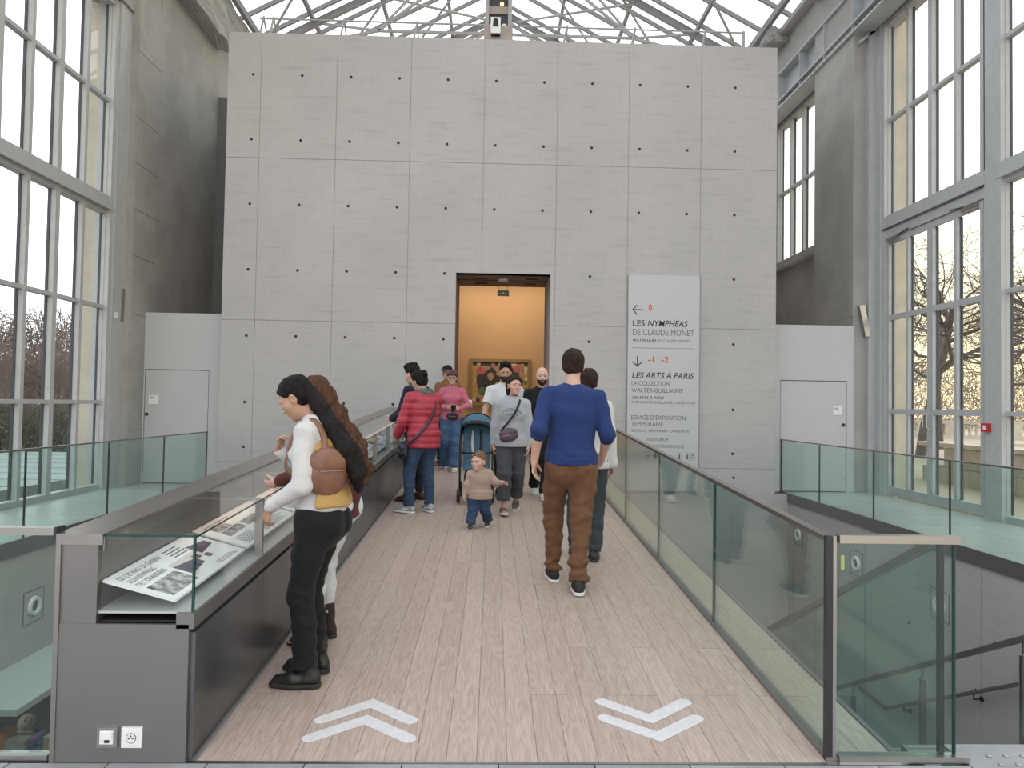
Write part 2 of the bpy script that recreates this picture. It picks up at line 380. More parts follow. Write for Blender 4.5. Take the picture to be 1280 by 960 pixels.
# painted chevrons: flat floor paint, two pairs
def chevron(name, cx, y0, up, label):
    """two nested V strokes with rounded ends"""
    t = empty(name, (cx, y0, rz(y0)), label, 'floor marking', 'painted chevrons on the planks')
    hw, w = 0.205, 0.072
    for k in range(2):
        yb = y0 + (0.0 if k == 0 else 0.165); kx = 1.06 if k == 0 else 1.0
        P = [(-hw * kx, 0.0), (0.0, 0.17), (hw * kx, 0.0)] if up else [(-hw * kx, 0.17), (0.0, 0.0), (hw * kx, 0.17)]
        P = [np.array(p) for p in P]; d0 = (P[1] - P[0]) / np.linalg.norm(P[1] - P[0]); d1 = (P[2] - P[1]) / np.linalg.norm(P[2] - P[1])
        n0 = np.array([-d0[1], d0[0]]); n1 = np.array([-d1[1], d1[0]]); m_ = (n0 + n1) / (1 + n0.dot(n1))
        ring = [P[2] + w / 2 * (math.cos(q) * d1 + math.sin(q) * n1) for q in np.linspace(-PI / 2, PI / 2, 7)] + [P[1] + m_ * w / 2]
        ring += [P[0] + w / 2 * (-math.cos(q) * d0 + math.sin(q) * n0) for q in np.linspace(PI / 2, -PI / 2, 7)] + [P[1] - m_ * w / 2]
        nn = len(ring); c_ = np.mean(ring, 0)
        quads = [(i, i + 1, 14 - i, 15 - i) for i in range(0, 7)]           # strips across the stroke
        Vv = [(cx + p[0], yb + p[1], rz(yb + p[1]) + z) for z in (0.0004, 0.0022) for p in ring]
        # the ring runs end cap (0-6), inner apex (7), start cap (8-14), outer apex (15)
        top = [(0, 1, 2, 3, 4, 5, 6), (8, 9, 10, 11, 12, 13, 14), (6, 7, 15, 0), (7, 8, 14, 15)]
        F = [tuple(nn + i for i in f) for f in top] + [tuple(f[::-1]) for f in top] + [(i, (i + 1) % nn, nn + (i + 1) % nn, nn + i) for i in range(nn)]
        fixn(add('stroke', Vv, F, M['paint_white'], t))
chevron('floor_chevron', -0.565, 3.245, True, 'white double chevron painted on the planks by the display case, pointing away')
chevron('floor_chevron', 0.775, 3.27, False, 'white double chevron painted on the planks by the glass rail, pointing nearer')

# ---- concrete end wall cast in panels
wb = empty('wall_back', (0, YW, -3.5), kind='structure')
colx = [-4.735, -4.157, -2.83, -1.53, -0.231, 1.063, 2.338, 3.630, 5.0]
rowz = [-3.5, 0.43, 2.892, 5.74, 7.965]
DX0, DX1, DZ = -0.68, 0.985, 3.795
G = 0.007
for i in range(8):
    for j in range(4):
        a, b = colx[i], colx[i + 1]; lo, hi = rowz[j], rowz[j + 1]
        a2, b2, lo2, hi2 = a + G / 2, b - G / 2, lo + G / 2, hi - G / 2
        if b > DX0 and a < DX1 and lo < DZ:
            zf = 0.40
            polys = []
            if j == 0: polys = [[(a2, lo2), (b2, lo2), (b2, zf), (a2, zf)]]
            elif hi <= DZ:
                if a < DX0 < b: polys = [[(a2, lo2), (DX0, lo2), (DX0, hi2), (a2, hi2)]]
                elif a < DX1 < b: polys = [[(DX1, lo2), (b2, lo2), (b2, hi2), (DX1, hi2)]]
            else:
                if a < DX0: polys = [[(a2, lo2), (DX0, lo2), (DX0, DZ), (b2, DZ), (b2, hi2), (a2, hi2)]]
                else: polys = [[(DX1, lo2), (b2, lo2), (b2, hi2), (a2, hi2), (a2, DZ), (DX1, DZ)]]
        else: polys = [[(a2, lo2), (b2, lo2), (b2, hi2), (a2, hi2)]]
        for pl in polys:
            fixn(MB().prism(pl, 'y', YW, YW + 0.2).build('concrete_panel', M['concrete'], wb))
mb = MB()                                             # backing seen in the joints
for a, b, lo, hi in ((-4.7, DX0 - .02, -3.4, 7.9), (DX1 + .02, 4.95, -3.4, 7.9), (DX0 - .02, DX1 + .02, DZ + .05, 7.9), (DX0 - .02, DX1 + .02, -3.4, 0.38)):
    mb.box((a, YW + 0.012, lo), (b, YW + 0.3, hi))
mb.build('joint_backing', M['side_concrete'], wb)
hx = [-4.295 + 0.8535 * i for i in range(11)]; hz = [7.215, 6.065, 4.925, 3.775, 2.62, 1.465, 0.69]
for i, xx in enumerate(hx):
    for j, zz in enumerate(hz):
        if DX0 - .05 < xx < DX1 + .05 and zz < DZ + .05: continue
        if 2.3 < xx < 3.65 and zz < 3.8: continue
        MB().lathe([(0.026, 0.001), (0.026, -0.0015), (0.018, -0.002)], (xx, YW, zz), 10, 'y').build('tie_hole', M['hole'], wb)
for s in ((4.26, 0.27),):
    MB().lathe([(0.026, 0.001), (0.026, -0.0015), (0.018, -0.002)], (s[0], YW, s[1]), 10, 'y').build('tie_hole', M['hole'], wb)
box('box_side', (-4.735, YW + .2, -3.5), (-4.45, 24, 7.9), M['side_concrete'], wb)
box('box_side', (4.72, YW + .2, -3.5), (5.0, 24, 7.9), M['side_concrete'], wb)
box('box_roof', (-4.73, YW + .2, 7.75), (4.99, 24, 7.93), M['side_concrete'], wb)

box('wall_return', (4.99, YW + .02, -3.5), (5.6, YW + .2, -.02), M['side_concrete'], wb)
box('wall_return', (-5.3, YW + .02, -3.5), (-4.73, YW + .2, -.02), M['side_concrete'], wb)
# ---- doorway and the ochre gallery behind it
dr = empty('door_opening_reveal', (0.15, YW, 0.49), kind='structure'); dr.name = 'door_1'
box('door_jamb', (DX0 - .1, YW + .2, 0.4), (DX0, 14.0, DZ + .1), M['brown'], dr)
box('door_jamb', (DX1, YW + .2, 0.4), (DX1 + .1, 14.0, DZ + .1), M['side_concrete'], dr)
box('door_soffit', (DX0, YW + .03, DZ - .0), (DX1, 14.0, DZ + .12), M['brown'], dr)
for xx in (-0.38, 0.55):
    for yy in (12.95, 13.5):
        g = empty('soffit_grille', (xx + .12, yy + .12, DZ)); g.parent = dr; g.location = (xx + .12 - 0.15, yy + .12 - YW, DZ - 0.49); WO[g] = np.array((xx + .12, yy + .12, DZ))
        f = MB(); 
        for lo, hi in (((xx, yy), (xx + .26, yy + .02)), ((xx, yy + .22), (xx + .26, yy + .24)), ((xx, yy + .02), (xx + .02, yy + .22)), ((xx + .24, yy + .02), (xx + .26, yy + .22))):
            f.box((lo[0], lo[1], DZ - .012), (hi[0], hi[1], DZ))
        f.build('grille_frame', M['brown'], g)
        s = MB()
        for k in range(7): s.box((xx + .02, yy + .03 + k * .027, DZ - .007), (xx + .24, yy + .042 + k * .027, DZ))
        s.build('grille_bars', M['black'], g)
MB().lathe([(0.09, 0), (0.09, -0.03), (0.06, -0.04)], (0.16, 13.2, DZ), 16).build('smoke_detector', M['white'], dr)
MB().bar((DX0, 13.3, DZ - .002), (DX1, 13.3, DZ - .002), .01, .01).build('soffit_joint', M['black'], dr)
# gallery room
gw = empty('wall_gallery', (0.2, 17, 0.49), kind='structure')
box('gallery_wall', (-3.6, 17.0, 0.4), (4.0, 17.2, 5.0), M['orange'], gw)
box('gallery_side_wall', (-3.8, 14.2, 0.4), (-3.6, 17.2, 5.0), M['orange'], gw)
box('gallery_side_wall', (4.0, 14.2, 0.4), (4.2, 17.2, 5.0), M['orange'], gw)
box('gallery_front_wall', (-3.8, 14.0, 0.4), (DX0 - .1, 14.2, 5.0), M['white_paint'], gw)
box('gallery_front_wall', (DX1 + .1, 14.0, 0.4), (4.2, 14.2, 5.0), M['white_paint'], gw)
box('gallery_front_wall', (DX0 - .1, 14.0, DZ + .1), (DX1 + .1, 14.2, 5.0), M['white_paint'], gw)
cg = box('ceiling_gallery', (-3.8, 14.0, 5.0), (4.2, 17.2, 5.15), M['white_paint']); tag(cg, kind='structure')
fg = box('floor_gallery', (-3.8, 14.0, 0.45), (4.2, 17.2, 0.535), M['oak']); tag(fg, kind='structure')
# track spotlights that light the gallery
for i, (lx, ly) in enumerate(((-0.9, 15.3), (0.2, 15.3), (1.3, 15.3))):
    t = empty('track_spotlight', (lx, ly, 5.0), ('left', 'middle', 'right')[i] + ' black track spotlight on the gallery ceiling behind the doorway', 'spotlight', 'gallery spotlights')
    MB().tube([(lx, ly, 5.0), (lx, ly, 4.88)], .012).build('stem', M['black'], t)
    MB().tube([(lx, ly - .07, 4.90), (lx, ly + .08, 4.80)], .045, 12).build('lamp_housing', M['black'], t)
    l = bpy.data.lights.new('gallery_spot', 'SPOT'); l.energy = 100; l.color = (1.0, 0.84, 0.66); l.spot_size = math.radians(105); l.spot_blend = .8; l.shadow_soft_size = .06
    lo = bpy.data.objects.new('spot_light', l); COL.objects.link(lo); lo.parent = t; lo.location = (0, .10, -.22)
    lo.rotation_euler = (math.radians(38), 0, 0)
# exit sign
ex = empty('exit_sign', (0.17, 14.25, 3.6), 'small green exit sign hanging in the doorway', 'exit sign')
box('sign_plate', (0.06, 14.24, 3.645), (0.29, 14.26, 3.755), mat('exit_green', (0.20, 0.27, 0.18), .4), ex)
for k in (0.09, 0.26): MB().tube([(k, 14.25, 3.755), (k, 14.25, 3.9)], .004).build('hanger', M['dark_metal'], ex)
MB().lathe([(0.011, 0), (0.024, .0), (0.024, .003), (0.011, .003)], (0.175, 14.236, 3.70), 10, 'y').build('pictogram', M['white'], ex)
for xa in (.09, .22): box('arrow_bar', (xa, 14.236, 3.69), (xa + .04, 14.239, 3.705), M['white'], ex)
# painting: a generic stand-in in the same colours
pt = empty('painting', (0.17, 16.97, 1.46), 'colourful framed painting on the ochre gallery wall', 'painting')
mb = MB()
for lo, hi in (((-0.56, 1.46), (0.90, 1.53)), ((-0.56, 2.49), (0.90, 2.56)), ((-0.56, 1.53), (-0.49, 2.49)), ((0.83, 1.53), (0.90, 2.49))):
    mb.box((lo[0], 16.93, lo[1]), (hi[0], 17.0, hi[1]))
mb.build('picture_frame', mat('dull_gold_frame', (0.30, 0.20, 0.07), .45, .3), pt)
pc = {'yellow': (0.55, 0.33, 0.06), 'rose': (0.52, 0.13, 0.13), 'dark': (0.05, 0.045, 0.04), 'green': (0.12, 0.19, 0.07), 'tan': (0.42, 0.27, 0.15), 'blue': (0.07, 0.10, 0.22), 'cream': (0.60, 0.48, 0.30)}
pm = {k: mat('pigment_' + k, v, .7, var=.3, scale=14) for k, v in pc.items()}
box('canvas', (-0.49, 16.96, 1.53), (0.83, 16.99, 2.49), pm['tan'], pt)
rr = random.Random(3)
for k in range(15):                                   # patched border
    for zz in (1.55, 2.40):
        c = rr.choice(['yellow', 'cream', 'tan', 'rose', 'dark'])
        box('paint_patch', (-0.47 + k * .086, 16.955, zz), (-0.47 + k * .086 + .08, 16.962, zz + .075), pm[c], pt)
for k in range(9):
    for xx in (-0.47, 0.735):
        c = rr.choice(['yellow', 'cream', 'tan', 'yellow', 'green'])
        box('paint_patch', (xx, 16.955, 1.64 + k * .083), (xx + .075, 16.962, 1.64 + k * .083 + .078), pm[c], pt)
def blob(cx, cz, rx, rzz, c, sd, yy=16.952):
    r2 = random.Random(sd); n = 14
    ring = [(cx + rx * (0.75 + .4 * r2.random()) * math.cos(2 * PI * k / n), cz + rzz * (0.75 + .4 * r2.random()) * math.sin(2 * PI * k / n)) for k in range(n)]
    fixn(MB().prism(ring, 'y', yy, 16.961).build('paint_patch', pm[c], pt))
blob(-.1, 2.0, .30, .36, 'dark', 1); blob(.45, 2.05, .24, .34, 'dark', 2); blob(-.28, 2.28, .12, .10, 'rose', 3, 16.950); blob(.2, 2.25, .14, .12, 'tan', 4, 16.950)
blob(-.25, 1.80, .10, .10, 'green', 5, 16.949); blob(.05, 1.72, .10, .07, 'yellow', 6, 16.949); blob(.3, 1.75, .09, .08, 'rose', 7, 16.949); blob(.55, 2.32, .10, .08, 'rose', 8, 16.949)
blob(-.05, 2.15, .08, .10, 'tan', 9, 16.948); blob(.12, 1.95, .07, .06, 'cream', 10, 16.948); blob(.38, 2.02, .06, .08, 'blue', 11, 16.948); blob(-.15, 1.66, .06, .05, 'cream', 12, 16.948); blob(.5, 1.68, .08, .06, 'green', 13, 16.948)

# ---- old side walls
def rough_box(name, lo, hi, n, amp, m, par, seed=0):
    """a block with a broken, uneven surface"""
    bm = bmesh.new(); bmesh.ops.create_cube(bm, size=1.0)
    bmesh.ops.subdivide_edges(bm, edges=bm.edges[:], cuts=n, use_grid_fill=True)
    r2 = random.Random(seed); ph = [r2.random() * 6 for _ in range(9)]
    lo = np.array(lo); hi = np.array(hi)
    for v in bm.verts:
        p = lo + (np.array(v.co) + .5) * (hi - lo)
        d = np.array([math.sin(p[1] * 7 + ph[0]) + math.sin(p[2] * 11 + ph[1] + p[1] * 5), math.sin(p[0] * 8 + p[2] * 9 + ph[2]), math.sin(p[1] * 9 + ph[3]) + math.sin(p[1] * 23 + p[0] * 9 + ph[4])]) * amp + np.array([r2.uniform(-1, 1) for _ in range(3)]) * amp * .6
        v.co = p + d
    V = [tuple(v.co) for v in bm.verts]; bm.verts.index_update(); F = [tuple(v.index for v in f.verts) for f in bm.faces]; bm.free()
    return add(name, V, F, m, par)
wL = empty('wall_left', (-6.9, 8, -3.5), kind='structure')
box('wall_pier', (-6.98, 13.25, -3.5), (XWL, 26, 10.35), M['old_concrete'], wL)
box('jamb_pier', (-6.62, 12.42, -0.3), (XWL - 0.012, 13.25, 8.35), M['old_concrete'], wL)
box('jamb_pier', (-6.62, 12.42, 8.35), (XWL - 0.02, 13.25, 10.35), M['old_concrete'], wL)
for k, (za, zb, ye) in enumerate([(0, .95, 13.248), (.95, 1.85, 13.248), (1.85, 2.95, 13.248), (2.95, 3.95, 13.248), (3.95, 4.75, 13.248), (4.75, 5.55, 13.248), (5.55, 6.35, 13.248), (6.35, 7.5, 13.248), (7.5, 8.6, 13.248)]):
    box('stone_block', (-6.25, 12.44, za + .006), (XWL, ye, zb - .006), M['old_concrete'], wL)
box('wall_above_windows', (-6.9, -4, 8.15), (-6.28, 12.44, 10.35), M['old_concrete'], wL)
box('outer_pilaster', (-6.98, 12.12, -0.3), (-6.64, 13.25, 10.0), M['stone_out'], wL)
rough_box('broken_ledge', (XWL - .1, 12.7, 9.22), (-5.86, 15.9, 9.95), 14, .022, M['old_concrete'], wL, 4)
rough_box('broken_ledge', (XWL - .1, 12.2, 9.75), (-5.95, 20, 10.3), 14, .02, M['old_concrete'], wL, 5)
box('service_duct', (XWL - .05, 15.95, -0.3), (-5.80, 16.9, 8.2), mat('grey_duct', (.15, .155, .16), .5), wL)
wR = empty('wall_right', (7.3, 8, -3.5), kind='structure')
box('wall_pier', (XWR, 12.98, -3.5), (7.45, 14.6, 10.35), M['old_concrete'], wR)
for k, (za, zb, ya) in enumerate([(0, 1.55, 13.0), (1.55, 3.2, 12.97), (3.2, 8.35, 12.97)]):
    box('stone_block', (XWR - .012, 12.97, za + .005), (6.96, 13.6 if k % 2 else 13.4, zb - .005), M['old_concrete'], wR)
box('wall_below_window', (6.86, 14.6, -3.5), (7.5, 17.55, 4.85), M['old_concrete'], wR)
box('window_sill', (6.70, 14.6, 4.80), (7.2, 17.55, 4.95), M['old_concrete'], wR)
box('wall_pier', (XWR, 17.55, -3.5), (7.12, 26, 10.35), M['old_concrete'], wR)
box('wall_above_windows', (6.93, -4, 8.5), (7.3, 17.6, 10.35), M['old_concrete'], wR)
box('wall_upper_band', (6.70, -4, 9.30), (6.95, 17.6, 10.35), M['old_concrete'], wR)
box('outer_pilaster', (7.22, 12.78, -0.3), (7.50, 13.3, 10.0), M['stone_out'], wR)
rough_box('broken_ledge', (6.25, 16.2, 10.0), (6.75, 17.2, 10.32), 8, .03, M['old_concrete'], wR, 8)
rough_box('broken_ledge', (6.35, 12.2, 9.85), (6.75, 14.4, 10.3), 10, .025, M['old_concrete'], wR, 9)
# riveted steel beam over the right-hand windows
bR = empty('riveted_beam', (6.7, 8, 8.5), 'grey riveted steel beam above the right windows', 'beam')
box('web', (6.72, -4, 8.5), (6.74, 17.6, 9.25), M['beam'], bR)
box('bottom_flange', (6.52, -4, 8.46), (6.90, 17.6, 8.50), M['beam'], bR)
box('top_flange', (6.52, -4, 9.25), (6.90, 17.6, 9.29), M['beam'], bR)
MB().prism([(6.52, 8.62), (6.72, 8.62), (6.72, 8.66), (6.52, 8.66)], 'y', -4, 17.6).build('angle', M['beam'], bR)
for yy in np.arange(7.2, 17.5, 1.15):
    box('stiffener', (6.53, yy, 8.50), (6.72, yy + .02, 9.25), M['beam'], bR)
for yy in np.arange(7.3, 17.4, .23):
    for zz in (8.56, 8.72):
        if int(yy * 4.3) % 3 == 0: continue
        MB().lathe([(.018, 0), (.018, -.006), (.008, -.012)], (6.72, yy, zz), 6, 'x').build('rivet', M['beam'], bR)

# ---- white service panels with a door either side of the concrete wall
def plate(par, x, z, yy):
    box('door_plaque', (x, yy - .008, z), (x + .17, yy, z + .16), M['white'], par)
    for k, w in ((0.122, .06), (.105, .085)): box('plaque_text', (x + .02, yy - .0095, z + k), (x + .02 + w, yy - .0075, z + k + .008), M['ink'], par)
def service(nm, xa, xb, da, db, ytxt, knob, n):
    p = empty(nm, ((xa + xb) / 2, 12.95, 0), kind='structure')
    yy = 12.95
    mb = MB(); mb.box((xa, yy, 2.02), (xb, yy + .08, 3.03)); mb.box((xa, yy, 0), (da, yy + .08, 2.02)); mb.box((db, yy, 0), (xb, yy + .08, 2.02))
    mb.build('panel', M['white_paint'], p)
    d = empty('door_%d' % n, ((da + db) / 2, yy, 0), kind='structure')
    box('door_leaf', (da + .012, yy + .008, .015), (db - .012, yy + .07, 2.008), M['white_paint'], d)
    box('door_gap', (da - .001, yy + .05, 0), (db + .001, yy + .075, 2.02), M['black'], d)
    plate(d, ytxt, 1.40, yy + .008)
    MB().lathe([(.03, .008), (.03, -.012), (.015, -.014)], (knob, yy, 1.22), 12, 'y').build('door_lock', M['dark_metal'], d)
service('wall_service_left', -6.22, -4.735, -6.18, -5.05, -6.10, -6.13, 2)
service('wall_service_right', 5.0, 6.58, 5.22, 6.45, 6.20, 6.39, 3)

# ---- tall steel windows
GW = 0.015
def win_bay(nm, xg, out, ys, zs, thick, ztop, door=False, z0=0.0):
    """ys: edges of the panes along the wall; zs: thin transoms; out: +1/-1 outward"""
    w = empty(nm, (xg, (ys[0] + ys[-1]) / 2, z0), kind='structure')
    def bx(name, y0, y1, za, zb, d0, d1, m, par=w):
        xa, xb = xg + out * d0, xg + out * d1
        return box(name, (min(xa, xb), y0, za), (max(xa, xb), y1, zb), m, par)
    n = len(ys) - 1
    mw = 0.042
    for i in range(1, n):
        wid = mw + (0.010 if i == 2 else -.006)
        bx('mullion', ys[i] - wid, ys[i] + wid, z0, ztop, 0, 0.075, M['frame'])
        bx('gasket', ys[i] - wid - .012, ys[i] + wid + .012, z0 + .1, ztop, 0.075, 0.115, M['frame_dark'])
        if i == 2:
            for k in range(int((ztop - z0) / .42)):
                MB().lathe([(.008, 0), (.008, -out * .004), (.003, -out * .006)], (xg, ys[i], z0 + .3 + k * .42), 6, 'x').build('rivet', M['frame'], w)
    for yy, s in ((ys[0], 1), (ys[-1], -1)):
        a, b = sorted((yy, yy - s * .10)); bx('jamb_frame', a, b, z0, ztop + .1, -0.05, 0.12, M['frame'])
        a, b = sorted((yy + s * .008, yy - s * .05)); bx('jamb_inner', a, b, z0 + .004, ztop - .002, 0.02, 0.115, M['frame'])
        a, b = sorted((yy + s * .008, yy + s * .018)); bx('gasket', a, b, z0 + .1, ztop, 0.08, 0.112, M['frame_dark'])
    a, b = ys[0] - .1, ys[-1] + .1
    bx('head_frame', a, b, ztop, ztop + .12, -0.03, 0.16, M['frame'])
    tz = []
    if thick:
        bx('transom_beam', a, b, thick[0], thick[1], -0.06, 0.16, M['frame'])
        bx('transom_lip', a, b, thick[0] - .07, thick[0], 0.01, 0.14, M['frame'])
        bx('transom_lip', a, b, thick[1], thick[1] + .05, 0.02, 0.14, M['frame'])
    for z in zs:
        bx('transom', ys[0], ys[-1], z - .03, z + .03, 0.01, 0.11, M['frame'])
    bx('bottom_rail', a, b, z0, z0 + .09, -.006, 0.125, M['frame'])
    lim = sorted([z0 + .09] + list(zs) + ([(thick[0] + thick[1]) / 2] if thick else []) + [ztop])
    for i in range(n):
        for za, zb in zip(lim[:-1], lim[1:]):
            bx('pane', ys[i] + .01, ys[i + 1] - .01, za + .005, zb - .005, .09, .09 + GW, M['glass_win'])
    return w, bx
zL = dict(zs=(1.43, 2.99, 6.42), thick=(4.60, 4.80), ztop=8.02)
k = 1
for y1 in (11.96, 9.02, 6.08, 3.14, 0.2):
    ys = [y1 - 0.665 * i for i in (4, 3, 2, 1, 0)]
    win_bay('window_%d' % k, XGL, -1, ys, **zL)
    b = box('trim_%d' % k, (XGL - .2, ys[0] - .22, 0), (XGL + .04, ys[0] - .08, 8.15), M['frame']); tag(b, kind='structure'); k += 1
b = box('trim_%d' % k, (XGL - .25, 12.06, 0), (XGL + .08, 12.43, 8.35), M['frame']); tag(b, kind='structure'); k += 1
zR = dict(zs=(1.48, 3.16, 6.70), thick=(4.74, 4.94), ztop=8.40)
for q, y1 in enumerate((12.62, 9.66, 6.70, 3.74, .78)):
    ys = [y1 - 0.635 * i for i in (4, 3, 2, 1, 0)]
    if q == 0:
        w, bx = win_bay('window_%d' % k, XGR, 1, ys, (6.70,), (4.74, 4.94), 8.40, z0=4.74)
        for dn, (da, db) in ((4, (ys[2], ys[4])), (5, (ys[0], ys[2]))):
            d = empty('door_%d' % dn, (XGR, (da + db) / 2, 0), kind='structure')
            def db_(name, y0, y1_, za, zb, d0=0.0, d1=0.06, m=M['frame']):
                d0 = d0 + (.005 if 'rail' in name else .0)
                return box(name, (XGR + d0, y0, za), (XGR + d1, y1_, zb), m, d)
            ym = (da + db) / 2
            db_('door_stile', da + .004, da + .075, .02, 4.55); db_('door_stile', db - .075, db - .004, .02, 4.55)
            db_('door_mullion', ym - .035, ym + .035, .16, 4.55)
            db_('door_bottom_rail', da + .07, db - .07, .02, .17); db_('door_top_rail', da + .07, db - .07, 4.45, 4.55)
            for z in (1.48, 3.14): db_('door_rail', da + .07, db - .07, z - .045, z + .045)
            for ya, yb in ((da + .075, ym - .035), (ym + .035, db - .075)):
                for yq in (yb,):
                    db_('gasket', yq - .022, yq, .17, 4.45, .06, .09, M['frame_dark'])
                for za, zb in ((.17, 1.435), (1.525, 3.095), (3.185, 4.45)):
                    db_('pane', ya, yb, za, zb, .045, .058, M['glass_win'])
            MB().tube([(XGR - .05, ys[2] + (.05 if dn == 4 else -.05), 1.2), (XGR - .09, ys[2] + (.05 if dn == 4 else -.05), 1.24), (XGR - .09, ys[2] + (.05 if dn == 4 else -.05), 1.42), (XGR - .05, ys[2] + (.05 if dn == 4 else -.05), 1.46)], .012).build('door_handle', M['steel_light'], d)
            cy = db - .1 if dn == 4 else da + .1
            box('door_closer', (XGR - .05, min(cy, cy - .32 if dn == 4 else cy + .32), 4.46), (XGR + .02, max(cy, cy - .32 if dn == 4 else cy + .32), 4.54), M['steel_light'], d)
            MB().bar((XGR - .03, cy - (.3 if dn == 4 else -.3), 4.55), (XGR - .03, cy - (.62 if dn == 4 else -.62), 4.585), .02, .012).build('closer_arm', M['dark_metal'], d)
        b = MB().box((XGR - .02, ys[0] - .1, 4.56), (XGR + .14, ys[4] + .1, 4.70)).box((XGR - .04, ys[4], 0), (XGR + .14, ys[4] + .12, 4.7)).build('trim_%d' % (k + 20), M['frame']); tag(b, kind='structure')
    else:
        win_bay('window_%d' % k, XGR, 1, ys, **zR)
    k += 1
    b = box('trim_%d' % k, (XGR - .05, ys[0] - .32, 0), (XGR + .2, ys[0] - .08, 8.5), M['frame']); tag(b, kind='structure'); k += 1
b = MB().box((XGR - .08, 12.7, 0), (XGR + .22, 12.98, 8.55)).box((XGR - .2, 12.86, 0), (XGR - .08, 12.98, 8.55)).build('trim_%d' % k, M['frame']); tag(b, kind='structure'); k += 1
MB().bar((6.62, 12.92, 8.25), (6.95, 12.92, 8.5), .12, .05).build('brace_plate', M['beam'], bR)
win_bay('window_%d' % k, 6.98, 1, [14.78, 15.44, 16.1, 16.76, 17.42], (6.74,), None, 8.38, z0=4.95)

# ---- things fixed to the piers
def pier_light(x, y, z, lean, label):
    t = empty('wall_light', (x, y, z), label, 'wall light')
    MB().bar((x, y - .06, z), (x + lean, y - .06, z + .56), .10, .09, (0, 1, 0)).build('light_housing', M['steel_light'], t)
    MB().bar((x + .2 * lean, y, z + .1), (x + .2 * lean, y - .05, z + .1), .05, .05).build('bracket', M['dark_metal'], t)
pier_light(-6.36, 12.43, 2.80, .015, 'slim upright grey wall light beside the left window frame')
pier_light(6.80, 12.96, 2.84, -.12, 'slim tilted grey wall light beside the glass doors')
jb = box('junction_box', (-6.40, 12.14, 2.83), (-6.31, 12.24, 2.93), M['white']); tag(jb, 'small white junction box on the left window frame', 'junction box')
fa = empty('fire_alarm', (6.94, 9.9, 1.22), 'small red fire alarm call point by the glass doors', 'fire alarm')
box('alarm_body', (6.90, 9.86, 1.22), (6.95, 10.0, 1.34), mat('alarm_red', (.45, .02, .02), .4), fa)
box('alarm_window', (6.894, 9.90, 1.25), (6.90, 9.955, 1.31), M['white'], fa)

# ---- glazed gable roof
EL, ER, EZ, RX, RZ = -6.35, 6.72, 10.42, 0.2, 13.9
cl = empty('ceiling', (0.2, 11, EZ), kind='structure')
for side, ex in (('l', EL), ('r', ER)):
    L_ = math.hypot(RX - ex, RZ - EZ)
    def P(t, y, dz=0.0): return (ex + (RX - ex) * t, y, EZ + (RZ - EZ) * t + dz)
    for i, yy in enumerate(np.arange(-3, 27.1, 1.0)):
        MB().bar(P(0, yy), P(1, yy), .06, .10).build('glazing_bar', M['roof_steel'], cl)
    for t in (0.0, .25, .5, .75, .985):
        MB().bar(P(t, -3, -.1), P(t, 27, -.1), .08, .12).build('purlin', M['roof_steel'], cl)
    for yy in np.arange(-3, 27, 1.0):
        for ta, tb in ((0, .25), (.25, .5), (.5, .75), (.75, 1)):
            a, b = P(ta, yy + .03, .055), P(tb, yy + .03, .055)
            V = [a, b, (b[0], yy + .97, b[2]), (a[0], yy + .97, a[2])]
            V = V + [(v[0], v[1], v[2] + .012) for v in V]
            add('roof_pane', V, [(3, 2, 1, 0), (4, 5, 6, 7), (0, 1, 5, 4), (1, 2, 6, 5), (2, 3, 7, 6), (3, 0, 4, 7)], M['glass_win'], cl)
    s = 1 if side == 'l' else -1
    MB().box((min(ex, ex + s * .25), -3, EZ - .3), (max(ex, ex + s * .25), 27, EZ - .18)).build('eaves_gutter', M['roof_steel_pale'], cl)
    MB().bar((ex + s * .5, -3, EZ - .05), (ex + s * .5, 27, EZ - .05), .10, .16).build('eaves_beam', M['roof_steel'], cl)
# trusses
for yy in (2.2, 6.2, 10.2, 14.2, 18.2, 22.2, 26.2):
    t = empty('roof_truss', (0.2, yy, EZ - .4)); t.parent = cl; t.location = np.array((0.2, yy, EZ - .4)) - WO[cl]; WO[t] = np.array((0.2, yy, EZ - .4))
    zl = EZ - .35
    for ex in (EL, ER):
        def P(t_, dz=0.0): return np.array((ex + (RX - ex) * t_, yy, EZ + (RZ - EZ) * t_ + dz))
        MB().bar(P(0, -.2), P(1, -.2), .12, .16).build('principal_rafter', M['roof_steel'], t)
        kn = np.array((ex + (RX - ex) * .5, yy, EZ + .55))
        MB().bar(P(.03, -.3), kn, .06, .06).build('tie_rod', M['roof_steel_pale'], t)
        MB().bar(kn, P(.985, -.35), .06, .06).build('tie_rod', M['roof_steel_pale'], t)
        MB().bar(kn, P(.5, -.2), .10, .10).build('strut', M['roof_steel_pale'], t)
        MB().bar(kn, P(.26, -.2), .05, .05).build('strut', M['roof_steel_pale'], t)
        MB().bar(kn, P(.76, -.2), .05, .05).build('strut', M['roof_steel_pale'], t)
        kk = kn
    MB().bar((EL * .5 + RX * .5, yy, EZ + .55), (ER * .5 + RX * .5, yy, EZ + .55), .06, .06).build('tie_rod', M['roof_steel_pale'], t)
    MB().bar((RX, yy, EZ + .55), (RX, yy, RZ - .3), .05, .05).build('king_rod', M['roof_steel_pale'], t)
